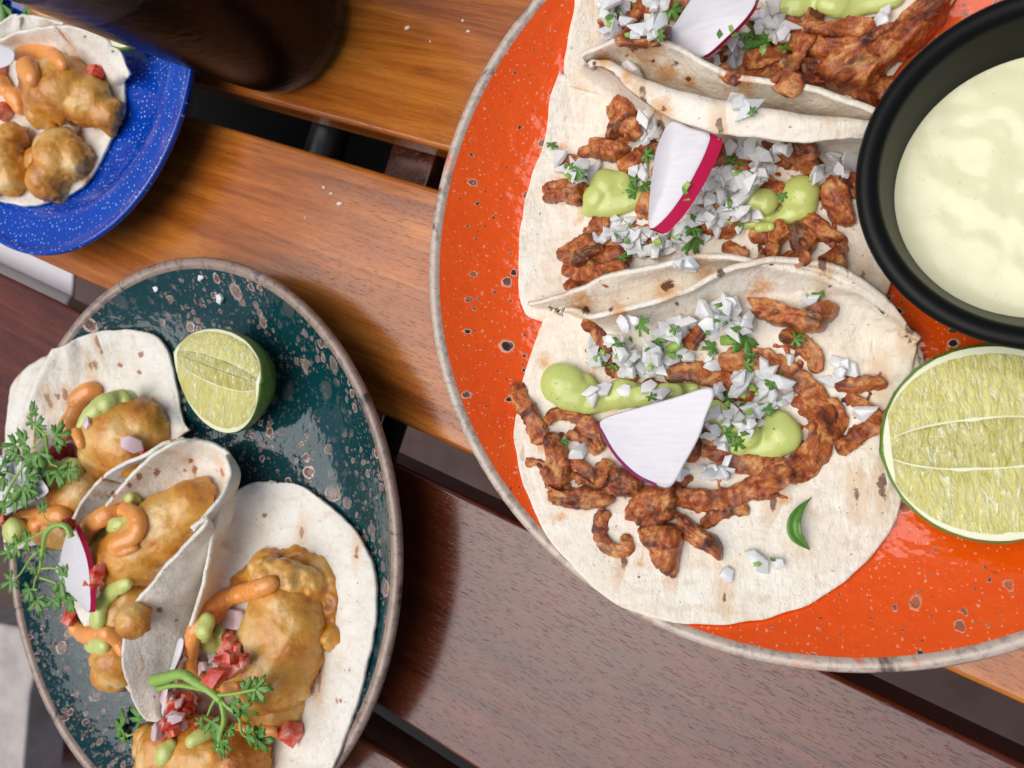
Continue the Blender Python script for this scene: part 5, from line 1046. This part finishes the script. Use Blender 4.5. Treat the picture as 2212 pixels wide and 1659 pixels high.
for i, (x, y, a, s) in enumerate([(478, 645, 1.2, 1.9), (338, 624, .3, 1.2), (436, 600, .5, .9)]):
    drop(ONI, 'onion_piece', x, y, ['long onion sliver on the teal plate above the lime wedge', 'small onion sliver near the upper left rim of the teal plate', 'pale speck of onion on the upper teal glaze'][i], 'onion', 'onion slivers on bare teal glaze', random.Random(i+60), s*.62, 4, rot=a)
(xc, yc), = T('E', [(350, 100)])
sauce_path([[(250, 60, 50), (350, 90, 50), (480, 140, 40), (540, 160, 24)]], 'batter', 'browned fried piece behind the tortilla under the dark drink', FG, 'E', name='battered_fish', cat='fish')

# onion pieces lying deepest in the heaps are joined into one mass
vs, fs = [], []
for o in BURIED:
    b0 = len(vs); mw = o.matrix_basis; vs += [(mw @ v.co)*100 for v in o.data.vertices]; fs += [tuple(b0+i for i in p.vertices) for p in o.data.polygons]
    bpy.data.objects.remove(o)
tagit(mesh_obj('chopped_onion', vs, fs, M['onion'], smooth=False), 'finely chopped white onion deep inside the heaps on the orange plate', 'onion', kind='stuff')
# ------------------------------------------------------------------ dip bowl
bx, by = 4.68, 6.12
root = empty('dip_bowl', (bx, by, 1.0), 'round matt black dip bowl holding pale dressing', 'bowl')
pf = [(.02, 1.4), (1.9, 1.5), (2.5, 2.1), (3.1, 3.3), (3.5, 4.3), (3.75, 5.2), (3.88, 5.66), (3.93, 5.85), (4.05, 5.98), (4.28, 6.04), (4.42, 6.0), (4.5, 5.86), (4.47, 5.66), (4.36, 5.45), (4.0, 4.4), (3.4, 3.0), (2.8, 1.9), (2.4, 1.35), (2.2, 1.0), (.02, 1.0)]
vs, fs = lathe(catmull(pf, 90), bx, by, 128); mesh_obj('bowl_body', vs, fs, M['black'], root, reg='bowl')
vs, fs = [], []; NR = 50
for j in range(NR+1):
    for i in range(128):
        r = 3.57*j/NR; th = 2*math.pi*i/128; x, y = bx+r*math.cos(th), by+r*math.sin(th)
        q = max(0., 1-(j/NR)**6); z = 4.22+.09*nz((x*.8+y*.5, y*1.5, 0), .5, 3)*q+.06*nz((x, y*1.3, 0), 1.3, 8)*q+.012*nz((x, y, 0), 3.2, 2)*q+.1*(j/NR)**30
        vs.append((x, y, z))
for j in range(NR):
    for i in range(128): a, b = j*128+i, j*128+(i+1) % 128; fs.append((a, b, b+128, a+128))
tagit(mesh_obj('dressing', vs, fs, M['dip'], reg='bowl'), 'pale yellow creamy dressing filling the black dip bowl', 'dressing')

# ------------------------------------------------------------------ dark drink
gx, gy = P(638, 66, 0).x, P(638, 66, 0).y
root = empty('drink_glass', (gx, gy, 0), 'tall glass of dark cola at the top left, blurred', 'drink')
outer = [(.02, 0), (2.4, 0), (2.85, .15), (3.15, .55), (3.35, 1.2), (3.65, 3), (4.15, 7), (4.6, 11.5), (4.6, 12)]
inner = [(4.5, 12), (4.45, 11.5), (4.02, 7), (3.52, 3), (3.25, 1.7), (2.95, 1.2), (2.4, 1.05), (.02, 1.0)]
vs, fs = lathe(np.vstack([catmull(outer, 60), catmull(inner, 50)]), gx, gy, 96); mesh_obj('glass_wall', vs, fs, M['glass'], root)
liq = [(.02, .95), (2.4, 1.0), (2.95, 1.12), (3.27, 1.6), (3.56, 3), (4.06, 7), (4.3, 9.8), (.02, 9.8)]
vs, fs = lathe(catmull(liq[:-1], 40).tolist()+[[.02, 9.8]], gx, gy, 96); mesh_obj('cola', vs, fs, M['cola'], root)
print('objects', len(bpy.data.objects), 'tris', sum(len(o.data.polygons)*2 for o in bpy.data.objects if o.type == 'MESH'))
